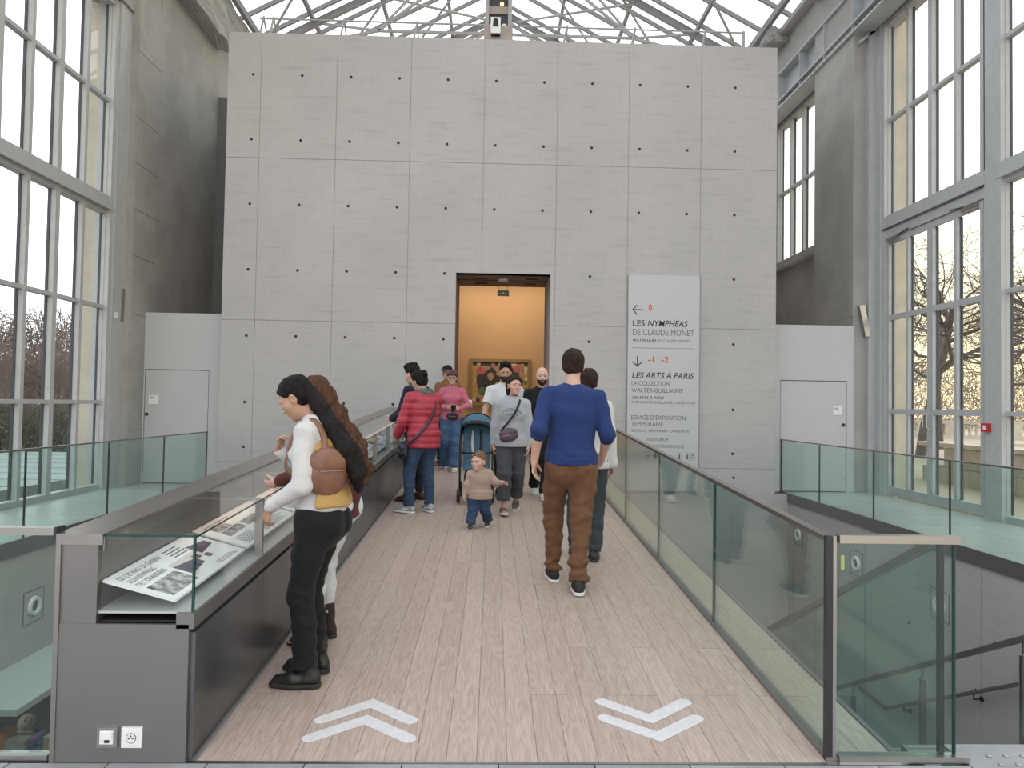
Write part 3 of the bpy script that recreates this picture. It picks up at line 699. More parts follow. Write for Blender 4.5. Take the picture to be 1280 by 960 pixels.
for ex in (EL, ER):                                   # wind bracing under the slopes
    for ya, yb in ((14.2, 18.2), (18.2, 22.2)):
        A = lambda t_, y: (ex + (RX - ex) * t_, y, EZ + (RZ - EZ) * t_ - .28)
        MB().tube([A(.05, ya), A(.55, yb)], .035, 6).build('wind_brace', M['roof_steel_pale'], cl)
        MB().tube([A(.55, ya), A(.05, yb)], .035, 6).build('wind_brace', M['roof_steel_pale'], cl)
        MB().tube([A(.5, ya), A(.95, yb)], .035, 6).build('wind_brace', M['roof_steel_pale'], cl)
        MB().tube([A(.95, ya), A(.5, yb)], .035, 6).build('wind_brace', M['roof_steel_pale'], cl)
# guard rail on top of the concrete wall
gr = empty('roof_guard_rail', (0.1, 13.0, 7.93), 'thin pale guard rail along the top of the concrete wall', 'railing')
MB().tube([(-4.32, 12.95, 8.40), (-.25, 12.95, 8.40)], .017).build('top_rail', M['roof_steel_pale'], gr)
MB().tube([(.25, 12.95, 8.40), (4.52, 12.95, 8.40)], .017).build('top_rail', M['roof_steel_pale'], gr)
for xx in (-4.3, -4.12, -2.85, -1.53, 1.2, 2.45, 3.75):
    MB().tube([(xx - .05, 12.95, 7.93), (xx + .05, 12.95, 8.44)], .02).build('post', M['roof_steel_pale'], gr)
    MB().tube([(xx + .05, 13.4, 7.93), (xx + .05, 12.95, 8.40)], .016).build('raking_stay', M['roof_steel_pale'], gr)
MB().tube([(4.5, 12.95, 7.93), (4.5, 12.95, 8.42)], .03).build('post', M['roof_steel_pale'], gr)
# services pylon on the wall top with a projector
py = empty('services_pylon', (0, 12.9, 7.93), 'tan concrete pylon with lamps standing on the concrete wall', 'pylon')
pm_ = mat('tan_concrete', (.36, .31, .28), .8, var=.1, scale=5)
box('pedestal', (-.27, 12.8, 7.93), (.25, 13.2, 8.32), pm_, py)
for xx in (-.22, .2): box('pylon_channel', (xx - .035, 13.0, 8.3), (xx + .035, 13.2, 10.4), M['roof_steel_pale'], py)
box('service_box', (-.19, 13.1, 8.5), (.17, 13.3, 8.66), M['dark_metal'], py)
box('service_box', (-.19, 13.1, 8.70), (.17, 13.3, 8.84), pm_, py)
box('service_box', (-.19, 13.12, 8.86), (.17, 13.3, 9.6), M['dark_metal'], py)
for xx in (-.13, .1): MB().lathe([(.05, 0), (.05, .03)], (xx, 13.08, 8.46), 10, 'y').build('spot_lamp', M['white'], py)
MB().lathe([(.035, 0), (.035, .02)], (0.05, 13.08, 8.88), 10, 'y').build('warm_lamp', emit_mat('warm_lamp_glow', (1, .55, .2), 3), py)
pj = empty('projector', (-.06, 12.78, 8.12), 'white projector hung on the tan pylon above the wall', 'projector')
box('projector_body', (-.145, 12.70, 8.13), (.03, 12.80, 8.42), M['white'], pj)
fixn(MB().prism([(-.11, 8.25), (-.005, 8.25), (-.015, 8.36), (-.035, 8.40), (-.08, 8.40), (-.10, 8.36)], 'y', 12.695, 12.705).build('projector_lens', M['black'], pj))
box('projector_base', (-.135, 12.71, 8.115), (.02, 12.8, 8.13), M['black'], pj)

# ---- walls of the stairwell and the void
vR = empty('wall_stairwell_right', (XVR, 8, -3.5), kind='structure')
box('stairwell_wall', (XVR + .002, 3.2, -3.5), (XVR + .25, 12.6, -.15), M['side_concrete'], vR)
for yy in (5.2, 7.6, 10.0, 12.4): box('wall_joint', (XVR - .001, yy, -3.5), (XVR + .01, yy + .006, -.15), M['ink2'], vR)
vL = empty('wall_void_left', (XVL, 8, -1.3), kind='structure')
box('void_wall', (XVL - .25, 3.1, -1.3), (XVL - .002, 12.6, -.15), M['side_concrete'], vL)
for yy, zz in ((7.2, -.95), (9.3, -.95), (7.3, -.3)): MB().lathe([(.02, -.001), (.02, .0015), (.01, .0016)], (XVL, yy, zz), 8, 'x').build('tie_hole', M['hole'], vL)
for yy, zz in ((8.95, -1.15), (9.6, -.7), (7.4, -.9), (11.6, -1.2), (7.7, -1.5)): MB().lathe([(.02, .001), (.02, -.0015), (.01, -.0016)], (XVR + .001, yy, zz), 8, 'x').build('tie_hole', M['hole'], vR)
lg = box('trim_61', (XVL - .2, 6.58, -1.34), (-4.17, 12.59, -1.28), mat('pale_grey_ledge', (.47, .49, .48), .5)); tag(lg, kind='structure')
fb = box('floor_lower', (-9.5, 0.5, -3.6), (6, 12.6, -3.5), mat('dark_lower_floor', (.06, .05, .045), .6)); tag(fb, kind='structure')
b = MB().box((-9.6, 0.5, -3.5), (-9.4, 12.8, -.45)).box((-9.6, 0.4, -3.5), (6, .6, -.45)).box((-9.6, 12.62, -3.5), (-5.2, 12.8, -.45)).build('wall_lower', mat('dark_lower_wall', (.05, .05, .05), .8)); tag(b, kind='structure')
def porthole(x, y, z, s, label):
    t = empty('recessed_light', (x, y, z - .18), label, 'wall light', 'round recessed lights in the stairwell walls')
    mb = MB()
    for (ya, yb, za, zb) in ((-.165, .165, -.175, -.165), (-.165, .165, .165, .175), (-.175, -.165, -.175, .175), (.165, .175, -.175, .175)):
        mb.box((min(x, x - s * .004), y + ya, z + za), (max(x, x - s * .004), y + yb, z + zb))
    mb.build('plate_edge', M['ink2'], t)
    box('plate', (min(x, x - s * .003), y - .165, z - .165), (max(x, x - s * .003), y + .165, z + .165), M['side_concrete'], t)
    MB().lathe([(.065, -s * .002), (.068, -s * .03), (.098, -s * .03), (.104, -s * .002)], (x, y, z), 20, 'x').build('ring', M['white'], t)
    MB().lathe([(.066, -s * .004), (.05, -s * .006)], (x, y, z), 20, 'x').build('lens', M['ink2'], t)
for yy, zz, lb in ((8.32, -.76, 'nearest round recessed light on the stairwell wall, seen through two sheets of glass'), (10.24, -.70, 'middle round recessed light of the three on the stairwell wall'), (12.2, -.65, 'farthest round recessed light on the stairwell wall, beside the concrete wall')):
    porthole(XVR, yy, zz, 1, lb)
porthole(XVL, 7.98, -.76, -1, 'round recessed light on the wall below the left walkway')

# ---- stairs going down beside the bridge
st = empty('staircase', (3.6, 3.24, -3.5), 'grey concrete staircase going down beside the footbridge', 'staircase')
for k in range(17):
    ya = 3.24 + k * .32; zt = -(k + 1) * .165
    box('step', (2.06, ya, zt - .17), (5.24, ya + .34, zt), M['tile'], st)
    box('step_nosing', (2.06, ya + .30, zt), (5.24, ya + .335, zt + .004), M['steel_light'], st)
box('landing', (1.85, 8.6, -3.1), (5.24, 12.5, -2.97), M['tile'], st)
hr = empty('stair_handrail', (4.0, 4.5, -1.5), 'steel handrail on posts running down the middle of the stairs', 'handrail')
sl = -.515
def hz_(y): return .03 + (y - 4.9) * sl
MB().bar((4.0, 4.0, hz_(4.0)), (4.0, 8.8, hz_(8.8)), .045, .04).build('rail', M['steel'], hr)
for yy in (4.06, 5.33, 6.6, 7.87):
    MB().tube([(4.0, yy, hz_(yy) - .9), (4.0, yy, hz_(yy) - .12)], .03, 12).build('post', M['steel_light'], hr)
    MB().tube([(4.0, yy, hz_(yy) - .13), (4.0, yy, hz_(yy) - .01)], .012).build('post_pin', M['steel_light'], hr)
wh = empty('wall_handrail', (5.17, 6, -2), 'dark handrail bracketed to the stairwell wall', 'handrail')
def wz(y): return -1.10 + (y - 6.86) * sl
MB().bar((5.16, 4.2, wz(4.2)), (5.16, 9.3, wz(9.3)), .045, .035).bar((5.16, 9.3, wz(9.3)), (5.16, 10.0, wz(9.3)), .045, .035).build('rail', M['steel'], wh)
for yy in (5.0, 6.4, 7.6, 8.9):
    MB().tube([(5.16, yy, wz(yy)), (5.16, yy, wz(yy) - .07), (5.25, yy, wz(yy) - .07)], .009).build('bracket', M['dark_metal'], wh)
    MB().lathe([(.03, 0), (.03, -.01)], (XVR, yy, wz(yy) - .07), 10, 'x').build('bracket_rose', M['dark_metal'], wh)

# ---- glass balustrades
def glass_run(nm, label, kind_axis, pts, h0, h1, base=lambda y: 0.0, th=.018, cap=(.04, .022), gap=.012, shoe=True, capm='steel_cap'):
    pass
bal = empty('glass_balustrade', (1.47, 7.8, 0), 'green glass balustrade with steel cap along the right side of the footbridge', 'balustrade')
jy = [3.12, 4.72, 6.30, 7.86, 9.44, 11.02, 12.59]
for a, b in zip(jy[:-1], jy[1:]):
    MB().rbox((1.462, a + .012, .015), (1.48, b - .012, .925)).build('glass_panel', M['glass_rail'], bal)
    e = MB().rbox((1.462, b - .011, .015), (1.48, b - .004, .925)).build('glass_edge', M['glass_edge'], bal)
MB().rbox((1.448, 3.10, .925), (1.494, 12.59, .948)).build('handrail_cap', M['steel_cap'], bal)
MB().rbox((1.446, 3.07, -.01), (1.496, 12.59, .018)).build('base_channel', M['steel'], bal)
box('corner_post', (1.445, 3.075, 0), (1.475, 3.10, .955), M['dark_metal'], bal)
box('post_strip', (1.475, 3.075, 0), (1.49, 3.085, .955), M['steel_light'], bal)
rb = empty('return_balustrade', (1.74, 3.08, 0), 'green glass return panel with steel cap at the head of the stairs', 'balustrade')
box('glass_panel', (1.498, 3.07, .03), (2.00, 3.088, .925), M['glass_rail'], rb)
box('glass_edge', (2.00, 3.07, .03), (2.006, 3.088, .925), M['glass_edge'], rb)
box('handrail_cap', (1.496, 3.058, .928), (2.02, 3.100, .962), M['steel_light'], rb)
box('base_channel', (1.497, 3.055, 0), (2.06, 3.105, .028), M['steel_light'], rb)
box('end_post', (1.955, 3.10, .0), (1.975, 3.125, .93), M['dark_metal'], rb)
box('info_tag', (1.503, 3.064, .815), (1.518, 3.069, .875), mat('green_tag', (.30, .36, .14), .4), rb)
sb = empty('stair_balustrade', (1.98, 5, -1), 'green glass balustrade with dark cap sloping down the stairs', 'balustrade')
def sbz(y): return .955 - .515 * (y - 3.10)
ye = [3.14, 4.35, 5.57, 6.79, 8.0]
for a, b in zip(ye[:-1], ye[1:]):
    xa, xb = 1.972, 1.99
    V = [(xa, a + .01, sbz(a) - 1.05), (xb, a + .01, sbz(a) - 1.05), (xb, b - .01, sbz(b) - 1.05), (xa, b - .01, sbz(b) - 1.05), (xa, a + .01, sbz(a) - .02), (xb, a + .01, sbz(a) - .02), (xb, b - .01, sbz(b) - .02), (xa, b - .01, sbz(b) - .02)]
    add('glass_panel', V, BF, M['glass_rail'], sb)
MB().bar((1.981, 3.135, .937), (1.981, 8.0, sbz(8.0)), .045, .03).build('handrail_cap', M['steel'], sb)
for nm, xx, jj, lb in (('walkway_balustrade', XVL, [3.1, 4.6, 6.18, 7.77, 9.42, 10.98, 12.6], 'green glass balustrade along the left walkway'), ('walkway_balustrade', XVR, [3.3, 4.87, 6.50, 8.14, 9.79, 11.43, 12.95], 'green glass balustrade along the right walkway')):
    t = empty(nm, (xx, 8, 0), lb, 'balustrade')
    for a, b in zip(jj[:-1], jj[1:]):
        box('glass_panel', (xx - .009, a + .012, .0), (xx + .009, b - .012, .93), M['glass_rail'], t)
        box('glass_edge', (xx - .010, b - .011, .0), (xx + .010, b - .001, .93), M['dark_metal'], t)
    box('handrail_cap', (xx - .018, jj[0], .93), (xx + .018, jj[-1], .948), M['steel_cap'], t)
lr = empty('return_balustrade', (-3.3, 3.08, 0), 'green glass return panel with pale steel cap left of the display case', 'balustrade')
for a, b in ((-4.9, -3.35), (-3.35, -1.80)):
    box('glass_panel', (a + .01, 3.07, .03), (b - .01, 3.088, .925), M['glass_rail'], lr)
box('handrail_cap', (-4.9, 3.055, .925), (-1.81, 3.105, .955), M['steel_light'], lr)
box('base_channel', (-4.9, 3.055, 0), (-1.81, 3.105, .022), M['steel_light'], lr)
box('cap_end', (-1.81, 3.05, .915), (-1.797, 3.11, .96), M['dark_metal'], lr)

# invented fill lamp under the left walkway, added to brighten the lower level
ll = empty('lower_fill_lamp', (-5.9, 7.4, -.5), 'added round fill lamp brightening the lower level under the left walkway', 'fill lamp')
MB().lathe([(.16, -.06), (.18, 0), (.1, .02)], (-5.9, 7.4, -.40), 16).build('fill_lamp_shade', M['white'], ll)
l = bpy.data.lights.new('lower_fill', 'POINT'); l.energy = 26; l.color = (1, .85, .7); l.shadow_soft_size = .12
lo = bpy.data.objects.new('lower_fill_light', l); COL.objects.link(lo); lo.parent = ll; lo.location = (0, 0, -.10)
# ================================================================== SIGN BOARD
sg = empty('wayfinding_sign', (2.99, 12.56, 0.0), 'tall pale grey wayfinding sign with black and red lettering on the concrete wall', 'sign')
box('sign_board', (2.36, 12.572, 0.02), (3.628, 12.598, 3.815), M['sign'], sg)
box('board_edge', (2.352, 12.566, 0.02), (2.36, 12.6, 3.82), M['steel'], sg); box('board_edge', (3.628, 12.566, 0.02), (3.636, 12.6, 3.82), M['steel'], sg)
def fit_text(body, x0, x1, zb, cap, style, yy, par, m=None, to_world=None):
    me = text_mesh(body, *txt_style(style)).copy(); me.name = 'lettering'; me.materials.clear(); me.materials.append(m or M['ink'])
    o = new_obj('lettering', me, par); WO[o] = WO[par]
    n = len(me.vertices); co = np.empty(n * 3); me.vertices.foreach_get('co', co); co = co.reshape(-1, 3)
    capu = 0.729
    sx = (x1 - x0) / max(1e-6, co[:, 0].max() - co[:, 0].min()); sz = cap / capu
    u = x0 + (co[:, 0] - co[:, 0].min()) * sx; v = zb + co[:, 1] * sz
    W = np.stack([u, np.full(n, yy) - co[:, 2] * .8, v], 1) if to_world is None else to_world(u, v, co[:, 2] * .5)
    me.vertices.foreach_set('co', (W - WO[par]).ravel()); me.update()
    return o
for bd, a, b, zb, cap, stl in SIGN:
    fit_text(bd, a, b, zb, cap, stl, 12.571, sg, M['red_ink'] if stl == 'r' else (M['ink'] if 'b' in stl else M['ink2']))
yy = 12.571
box('rule', (2.44, yy - .001, 2.524), (3.538, yy + .002, 2.530), M['ink2'], sg)
box('divider', (2.893, yy - .001, 2.25), (2.899, yy + .002, 2.40), M['red_ink'], sg)
mb = MB(); A = (2.44, yy, 3.20)
for e in ((2.625, yy, 3.20), (2.515, yy, 3.283), (2.515, yy, 3.117)): mb.bar(A, e, .018, .003, (0, 1, 0))
mb.build('arrow', M['ink'], sg)
mb = MB(); A = (2.531, yy, 2.205)
for e in ((2.531, yy, 2.385), (2.445, yy, 2.285), (2.617, yy, 2.285)): mb.bar(A, e, .018, .003, (0, 1, 0))
mb.build('arrow', M['ink'], sg)
for xx, dk in ((2.68, 1), (2.82, 2), (3.26, 3), (3.40, 4), (3.49, 5)):
    w = .10 if dk < 3 else .07
    mb = MB()
    for lo, hi in (((xx, .57), (xx + w, .573)), ((xx, .697), (xx + w, .70)), ((xx, .57), (xx + .003, .70)), ((xx + w - .003, .57), (xx + w, .70))): mb.box((lo[0], yy - .001, lo[1]), (hi[0], yy + .002, hi[1]))
    if dk == 1: mb.box((xx + .025, yy - .001, .62), (xx + .07, yy + .002, .65)); mb.box((xx + .02, yy - .001, .60), (xx + .08, yy + .002, .607)); mb.lathe([(.012, -.001), (.012, .002)], (xx + .075, yy, .637), 8, 'y')
    elif dk == 2: mb.box((xx + .03, yy - .001, .59), (xx + .07, yy + .002, .66)); mb.lathe([(.016, -.001), (.016, .002)], (xx + .05, yy, .675), 8, 'y')
    elif dk == 5: mb.prism([(xx + .02, .645), (xx + .05, .645), (xx + .035, .68)], 'y', yy - .001, yy + .002); mb.prism([(xx + .02, .625), (xx + .05, .625), (xx + .035, .59)], 'y', yy - .001, yy + .002)
    else: mb.box((xx + .02, yy - .001, .585), (xx + .042, yy + .002, .66)); mb.lathe([(.011, -.001), (.011, .002)], (xx + .031, yy, .675), 8, 'y')
    mb.build('pictogram', M['ink'], sg)

# ================================================================== DISPLAY CASE ALONG THE BRIDGE
CB, CF = -1.78, -1.22
cs = empty('display_case', (-1.5, 3.05, 0), 'long dark steel display case with glass top along the left side of the footbridge', 'display case')
ys = [3.06] + [3.95 + .957 * k for k in range(9)] + [12.45]
MB().rbox((CB, 3.06, .0), (CF - .03, 12.45, .545)).build('cabinet_body', M['steel'], cs)
box('end_panel', (CB + .005, 3.045, 0.0), (CF - .022, 3.062, .565), M['steel'], cs)
box('end_edge', (CB - .012, 3.04, 0.0), (CB + .008, 3.07, .89), M['steel_cap'], cs)
for a, b in zip(ys[:-1], ys[1:]):
    MB().rbox((CF - .028, a + .003, .012), (CF, b - .001, .528)).build('front_panel', M['steel_panel'], cs)
MB().rbox((CF - .06, 3.05, .545), (CF - .02, 12.45, .552)).build('shadow_gap', M['black'], cs)
MB().rbox((CF - .075, 3.045, .548), (CF - .002, 12.45, .612)).build('nosing', M['steel'], cs)
MB().rbox((CB, 3.05, .565), (CB + .155, 12.45, .89)).build('back_box', M['steel'], cs)
MB().rbox((CB - .015, 3.045, .89), (CB + .175, 12.45, .935)).build('top_cap', M['steel_cap'], cs)
MB().rbox((CB + .15, 3.075, .565), (CF - .07, 12.45, .572)).build('tray', M['black'], cs)
MB().rbox((CB + .155, 3.062, .604), (CF - .012, 12.45, .614)).build('shelf', mat('pale_shelf', (.42, .44, .44), .25), cs)
for k, (a, b) in enumerate(zip(ys[:-1], ys[1:])):
    MB().rbox((CF - .018, a + .004, .612), (CF - .010, b - .004, .925)).build('front_glass', M['glass_case'], cs)
    MB().rbox((CB + .165, a + .004, .922), (CF - .010, b - .004, .930)).build('top_glass', M['glass_case'], cs)
    MB().rbox((CF - .019, a + .002, .918), (CF - .009, b - .002, .922)).build('glass_edge', M['glass_edge'], cs)
    if k: MB().rbox((CF - .05, a - .012, .612), (CF - .008, a + .012, .925)).build('glazing_post', M['steel_cap'], cs)
    if k: MB().rbox((CB + .16, a - .004, .915), (CF - .01, a + .004, .922)).build('glazing_bar', M['steel_cap'], cs)
box('end_glass', (CB + .165, 3.062, .612), (CF - .012, 3.069, .926), M['glass_case'], cs)
MB().box((CB + .165, 3.06, .922), (CF - .009, 3.069, .932)).box((CF - .020, 3.06, .612), (CF - .011, 3.072, .925)).build('glass_edge', M['glass_edge'], cs)
# sockets on the end of the case
for nm, xx, lb in (('data_socket', -1.557, 'silver data socket'), ('power_socket', -1.458, 'white round power socket')):
    s = MB(); s.box((xx - .041, 3.034, .066), (xx + .041, 3.046, .148)); o = s.build(nm, M['white'] if nm[0] == 'p' else M['steel_light'], cs); o['label'] = lb
    if nm[0] == 'p':
        MB().box((xx - .03, 3.031, .077), (xx + .03, 3.035, .137)).build('socket_plate', M['white'], o)
        MB().lathe([(.021, -.001), (.021, .004), (.018, .004)], (xx, 3.0305, .107), 18, 'y').build('socket_ring', M['ink2'], o)
        MB().lathe([(.018, -.002), (.018, .004)], (xx, 3.0305, .107), 18, 'y').build('socket_well', M['white'], o)
        for dx, dz in ((-.008, 0), (.008, 0), (0, .009)): MB().lathe([(.0035, -.003), (.0035, .004)], (xx + dx, 3.0295, .107 + dz), 8, 'y').build('socket_hole', M['black'], o)
    else:
        MB().box((xx - .028, 3.030, .082), (xx + .026, 3.035, .135)).build('socket_plate', M['white'], o)
        MB().box((xx - .022, 3.024, .104), (xx + .024, 3.031, .131)).build('socket_flap', M['white'], o)
        MB().box((xx - .008, 3.028, .088), (xx + .012, 3.032, .099)).build('socket_port', M['black'], o)

# slanted exhibition boards inside the case
BX0, BX1, BH0, BH1 = -1.618, -1.315, .735, .655          # back edge high, front edge low
photo_m = {'bw': mat('black_and_white_print', (.16, .16, .16), .6, var=.9, scale=28, col2=(.62, .61, .60), detail=8), 'sepia': mat('sepia_print', (.16, .13, .12), .6, var=.8, scale=24, col2=(.52, .45, .42), detail=8),
           'blue': mat('night_blue_print', (.04, .045, .10), .5, var=.7, scale=18, col2=(.13, .10, .17)), 'red': mat('dark_red_print', (.15, .06, .045), .5, var=.8, scale=40, col2=(.35, .2, .15)), 'green': mat('green_print', (.25, .42, .24), .5, var=.4, scale=9)}
def board(k, y0, y1, label, contents):
    t = empty('exhibition_board', (-1.46, (y0 + y1) / 2, rz((y0 + y1) / 2) + .6), label, 'display board', 'slanted boards in the display case')
    L_ = y1 - y0; W = BX1 - BX0
    def w(u, v, d=0.0):                                   # u along the case from the near end, v from front edge to back edge
        x = BX1 + (BX0 - BX1) * v; y = y0 + u
        return np.stack(np.broadcast_arrays(x + 0 * np.asarray(u), y + 0 * np.asarray(v), BH1 + (BH0 - BH1) * v + SL * (y - Y0) + d), -1).astype(float)
    def slab(name, u0, u1, v0, v1, d0, d1, m):
        V = [w(u0, v0, d0), w(u0, v1, d0), w(u1, v1, d0), w(u1, v0, d0), w(u0, v0, d1), w(u0, v1, d1), w(u1, v1, d1), w(u1, v0, d1)]
        o = add(name, V, BF, m, t); fixn(o); return o
    slab('board', 0, L_, 0, 1, -.010, 0, M['offwhite'])
    for c in contents:
        if c[0] == 'pic': slab('picture', c[1], c[2], c[3], c[4], 0, .0012, photo_m[c[5]])
        elif c[0] == 'trap':
            u0, u1, v0, v1 = c[1:5]; a = .25 * (v1 - v0)
            P = [(u0, v0), (u0, v1), (u1, v1 - a), (u1, v0 + a)]
            V = [w(u, v, 0) for u, v in P] + [w(u, v, .0012) for u, v in P]
            fixn(add('picture', V, BF, photo_m[c[5]], t))
        elif c[0] == 'wedge':
            u0, u1, v0, v1 = c[1:5]; P = [(u0, v0), (u0, v1), (u1, v1)]
            V = [w(u, v, 0) for u, v in P] + [w(u, v, .0006) for u, v in P]
            fixn(add('picture', V, [(0, 2, 1), (3, 4, 5), (0, 1, 4, 3), (1, 2, 5, 4), (2, 0, 3, 5)], mat('pale_beige_print', (.6, .56, .53), .5), t))
        elif c[0] == 'lines':
            u0, u1, v0, v1, n = c[1:6]; mb = MB()
            for i in range(n):
                vv = v1 - (v1 - v0) * (i + .5) / n; hv = (v1 - v0) / n * .18
                e = u1 - (u1 - u0) * (random.random() * .2)
                V = [w(u0, vv - hv, 0), w(u0, vv + hv, 0), w(e, vv + hv, 0), w(e, vv - hv, 0)]; V += [v + np.array([0, 0, .0009]) for v in V]
                mb.put(V, BF)
            fixn(mb.build('caption_lines', M['ink2'], t))
        elif c[0] == 'text':
            # lettering reads along the case, seen from the bridge: text x runs away from the near end
            fit_text(c[1], c[2], c[3], c[4], c[5], 'l', 0, t, M['ink2'], lambda u, v, d: w(u, v, d * .02 + .0012))
    return t
board(0, 3.08, 3.93, 'slanted board at the near end of the case, titled over a grey pond photograph', [
    ('text', "DE L'ÉTANG DE GIVERNY", .04, .42, .80, .10), ('text', 'AUX NYMPHÉAS', .04, .27, .665, .10), ('text', "DE L'ORANGERIE", .04, .29, .53, .10),
    ('lines', .46, .63, .64, .92, 4),
    ('pic', .04, .30, .08, .46, 'bw'), ('wedge', .33, .75, .12, .60), ('trap', .33, .52, .20, .52, 'blue'), ('pic', .52, .58, .40, .52, 'red'), ('pic', .60, .65, .30, .42, 'red'), ('trap', .62, .80, .45, .75, 'blue'), ('lines', .56, .80, .05, .16, 3)])
rb_ = random.Random(11)
for k in range(1, 9):
    y0, y1 = ys[k] + .02, ys[k + 1] - .02
    if k == 1: cont = [('lines', .06, .46, .86, .93, 1), ('pic', .10, .36, .42, .62, 'sepia'), ('pic', .40, .66, .42, .62, 'sepia'), ('pic', .10, .30, .64, .80, 'sepia'), ('lines', .40, .85, .06, .36, 8), ('lines', .08, .34, .06, .34, 6)]
    else:
        cont = []
        u = .06
        while u < .78:
            wd = rb_.uniform(.12, .26); cont.append(('pic', u, min(u + wd, .9), .45, rb_.uniform(.7, .85), rb_.choice(['sepia', 'bw', 'green', 'sepia', 'blue']))); u += wd + .05
        cont += [('lines', .06, .42, .08, .36, 5), ('lines', .50, .88, .08, .36, 5)]
    board(k, y0, y1, ['', 'second board from the near end of the case, with sepia photographs in warm light', 'third board from the near end, behind the woman in black jeans', 'fourth exhibition board from the near end of the case', 'fifth exhibition board from the near end, beyond the two women', 'sixth exhibition board, just before the person in the red jacket', 'seventh exhibition board, beside the person in the red jacket', 'eighth exhibition board, hidden behind the red jacket', 'ninth exhibition board, nearest the concrete wall'][k], cont)
# small warm lamp strip under the case cap
MB().rbox((CB + .176, 3.05, .865), (CB + .180, 12.45, .922)).build('cap_lip', M['steel_cap'], cs)  # lip added to hide the glowing strip from view
ls = MB().rbox((CB + .158, 3.97, .880), (CB + .170, 12.4, .888)).build('lamp_strip', emit_mat('warm_case_strip', (1.0, .60, .40), 16.0), cs)

# ================================================================== OUTDOORS
gd = box('ground_outside', (-90, -40, -0.42), (-7.5, 140, -.35), mat('damp_gravel', (.24, .22, .19), .9, var=.15, scale=.5)); tag(gd, 'grey gravel ground of the garden beyond the left windows', 'ground')
gd.name = 'gravel_ground'
gd2 = box('sand_ground', (7.3, -40, -.12), (120, 140, -.02), M['sand']); tag(gd2, 'sandy ground of the terrace beyond the right windows', 'ground')
# paving strips beyond the left window
pv = empty('paving', (-10, 14, -.35), 'pale paving in long strips with dark joints outside the left windows', 'paving')
pvm = mat('bluish_paving', (.34, .36, .36), .6, var=.12, scale=3, rnd=.08)
for k in range(12):
    ya = 6.6 + k * 1.12
    box('paving_strip', (-15.5, ya + .05, -.35), (-7.75, ya + 1.07, .0), pvm, pv)
kb = box('kerb', (-8.4, 9.2, .0), (-7.9, 11.4, .16), M['stone_out']); tag(kb, 'low stone kerb just outside the left window', 'kerb')
# terrace wall and balustrade on the right
tw = empty('terrace_wall', (10.5, 13, -.1), 'low stone terrace wall just beyond the glass doors', 'wall')
for i in range(6):
    for j in range(2):
        xa = 9.55 + i * 1.5 + (.6 if j else 0)
        box('stone', (xa, 15.2, -.1 + j * .42), (xa + 1.49, 15.75, -.1 + j * .42 + .41), M['stone_out'], tw)
for i in range(5):
    for j in range(2):
        ya = 9.0 + i * 1.3 - (.5 if j else 0)
        box('stone', (9.55, ya, -.1 + j * .42), (10.1, ya + 1.29, -.1 + j * .42 + .41), M['stone_out'], tw)
MB().box((9.48, 15.13, .745), (18.7, 15.82, .83)).box((9.48, 8.4, .745), (10.17, 15.13, .83)).build('coping', M['stone_out'], tw)
ob = empty('stone_balustrade', (26, 40, -.1), 'stone balustrade at the far edge of the terrace', 'balustrade')
d = np.array([1.0, -.35]); d /= np.linalg.norm(d)
o0 = np.array([17.0, 43.0])
def along(s, w): n = np.array([-d[1], d[0]]); return o0 + d * s + n * w
def obar(name, s0, s1, w0, w1, z0, z1):
    c = [along(s0, w0), along(s1, w0), along(s1, w1), along(s0, w1)]
    return fixn(add(name, [(p[0], p[1], z) for z in (z0, z1) for p in c], BF, M['stone_out'], ob))
obar('plinth', -6, 34, -.25, .25, -.05, .18); obar('rail', -6, 34, -.22, .22, .80, .98)
for k in range(14): obar('pedestal', -6 + k * 3.0, -5.3 + k * 3.0, -.26, .26, .18, .82)
bm_ = MB().lathe([(.09, 0), (.09, .05), (.05, .10), (.11, .25), (.06, .48), (.09, .56), (.09, .62)], (0, 0, 0), 8)
bme = mesh_of('baluster', bm_.V, bm_.F, M['stone_out'], True)
for k in range(13):
    for q in range(7):
        p = along(-5.05 + k * 3.0 + q * .325, 0)
        o = new_obj('baluster', bme, ob); o.location = np.array((p[0], p[1], .18)) - WO[ob]; WO[o] = WO[ob]
# bare trees
def tubes_np(P0, P1, R0, R1, n):
    """many tapered prisms at once"""
    T = P1 - P0; T /= np.linalg.norm(T, axis=1, keepdims=True) + 1e-9
    up = np.where(np.abs(T[:, 2:3]) < .9, np.array([[0, 0, 1.]]), np.array([[1., 0, 0]]))
    A = np.cross(T, up); A /= np.linalg.norm(A, axis=1, keepdims=True) + 1e-9; B = np.cross(A, T)
    q = 2 * PI * np.arange(n) / n; c, s_ = np.cos(q)[None, :, None], np.sin(q)[None, :, None]
    ring = c * A[:, None] + s_ * B[:, None]
    V = np.concatenate([P0[:, None] + R0[:, None, None] * ring, P1[:, None] + R1[:, None, None] * ring], 1).reshape(-1, 3)
    k = np.arange(n); F = np.stack([k, (k + 1) % n, n + (k + 1) % n, n + k], 1)
    F = (F[None] + (np.arange(len(P0)) * 2 * n)[:, None, None]).reshape(-1, 4)
    return V, F
def np_mesh(name, V, F, m, parent):
    me = bpy.data.meshes.new(name); F = np.asarray(F, np.int32)
    me.vertices.add(len(V)); me.vertices.foreach_set('co', np.asarray(V, np.float32).ravel())
    me.loops.add(F.size); me.loops.foreach_set('vertex_index', F.ravel())
    me.polygons.add(len(F)); me.polygons.foreach_set('loop_start', np.arange(0, F.size, F.shape[1], dtype=np.int32))
    me.polygons.foreach_set('use_smooth', np.ones(len(F), bool)); me.update(calc_edges=True); me.materials.append(m)
    o = new_obj(name, me, parent); WO[o] = np.zeros(3); return o
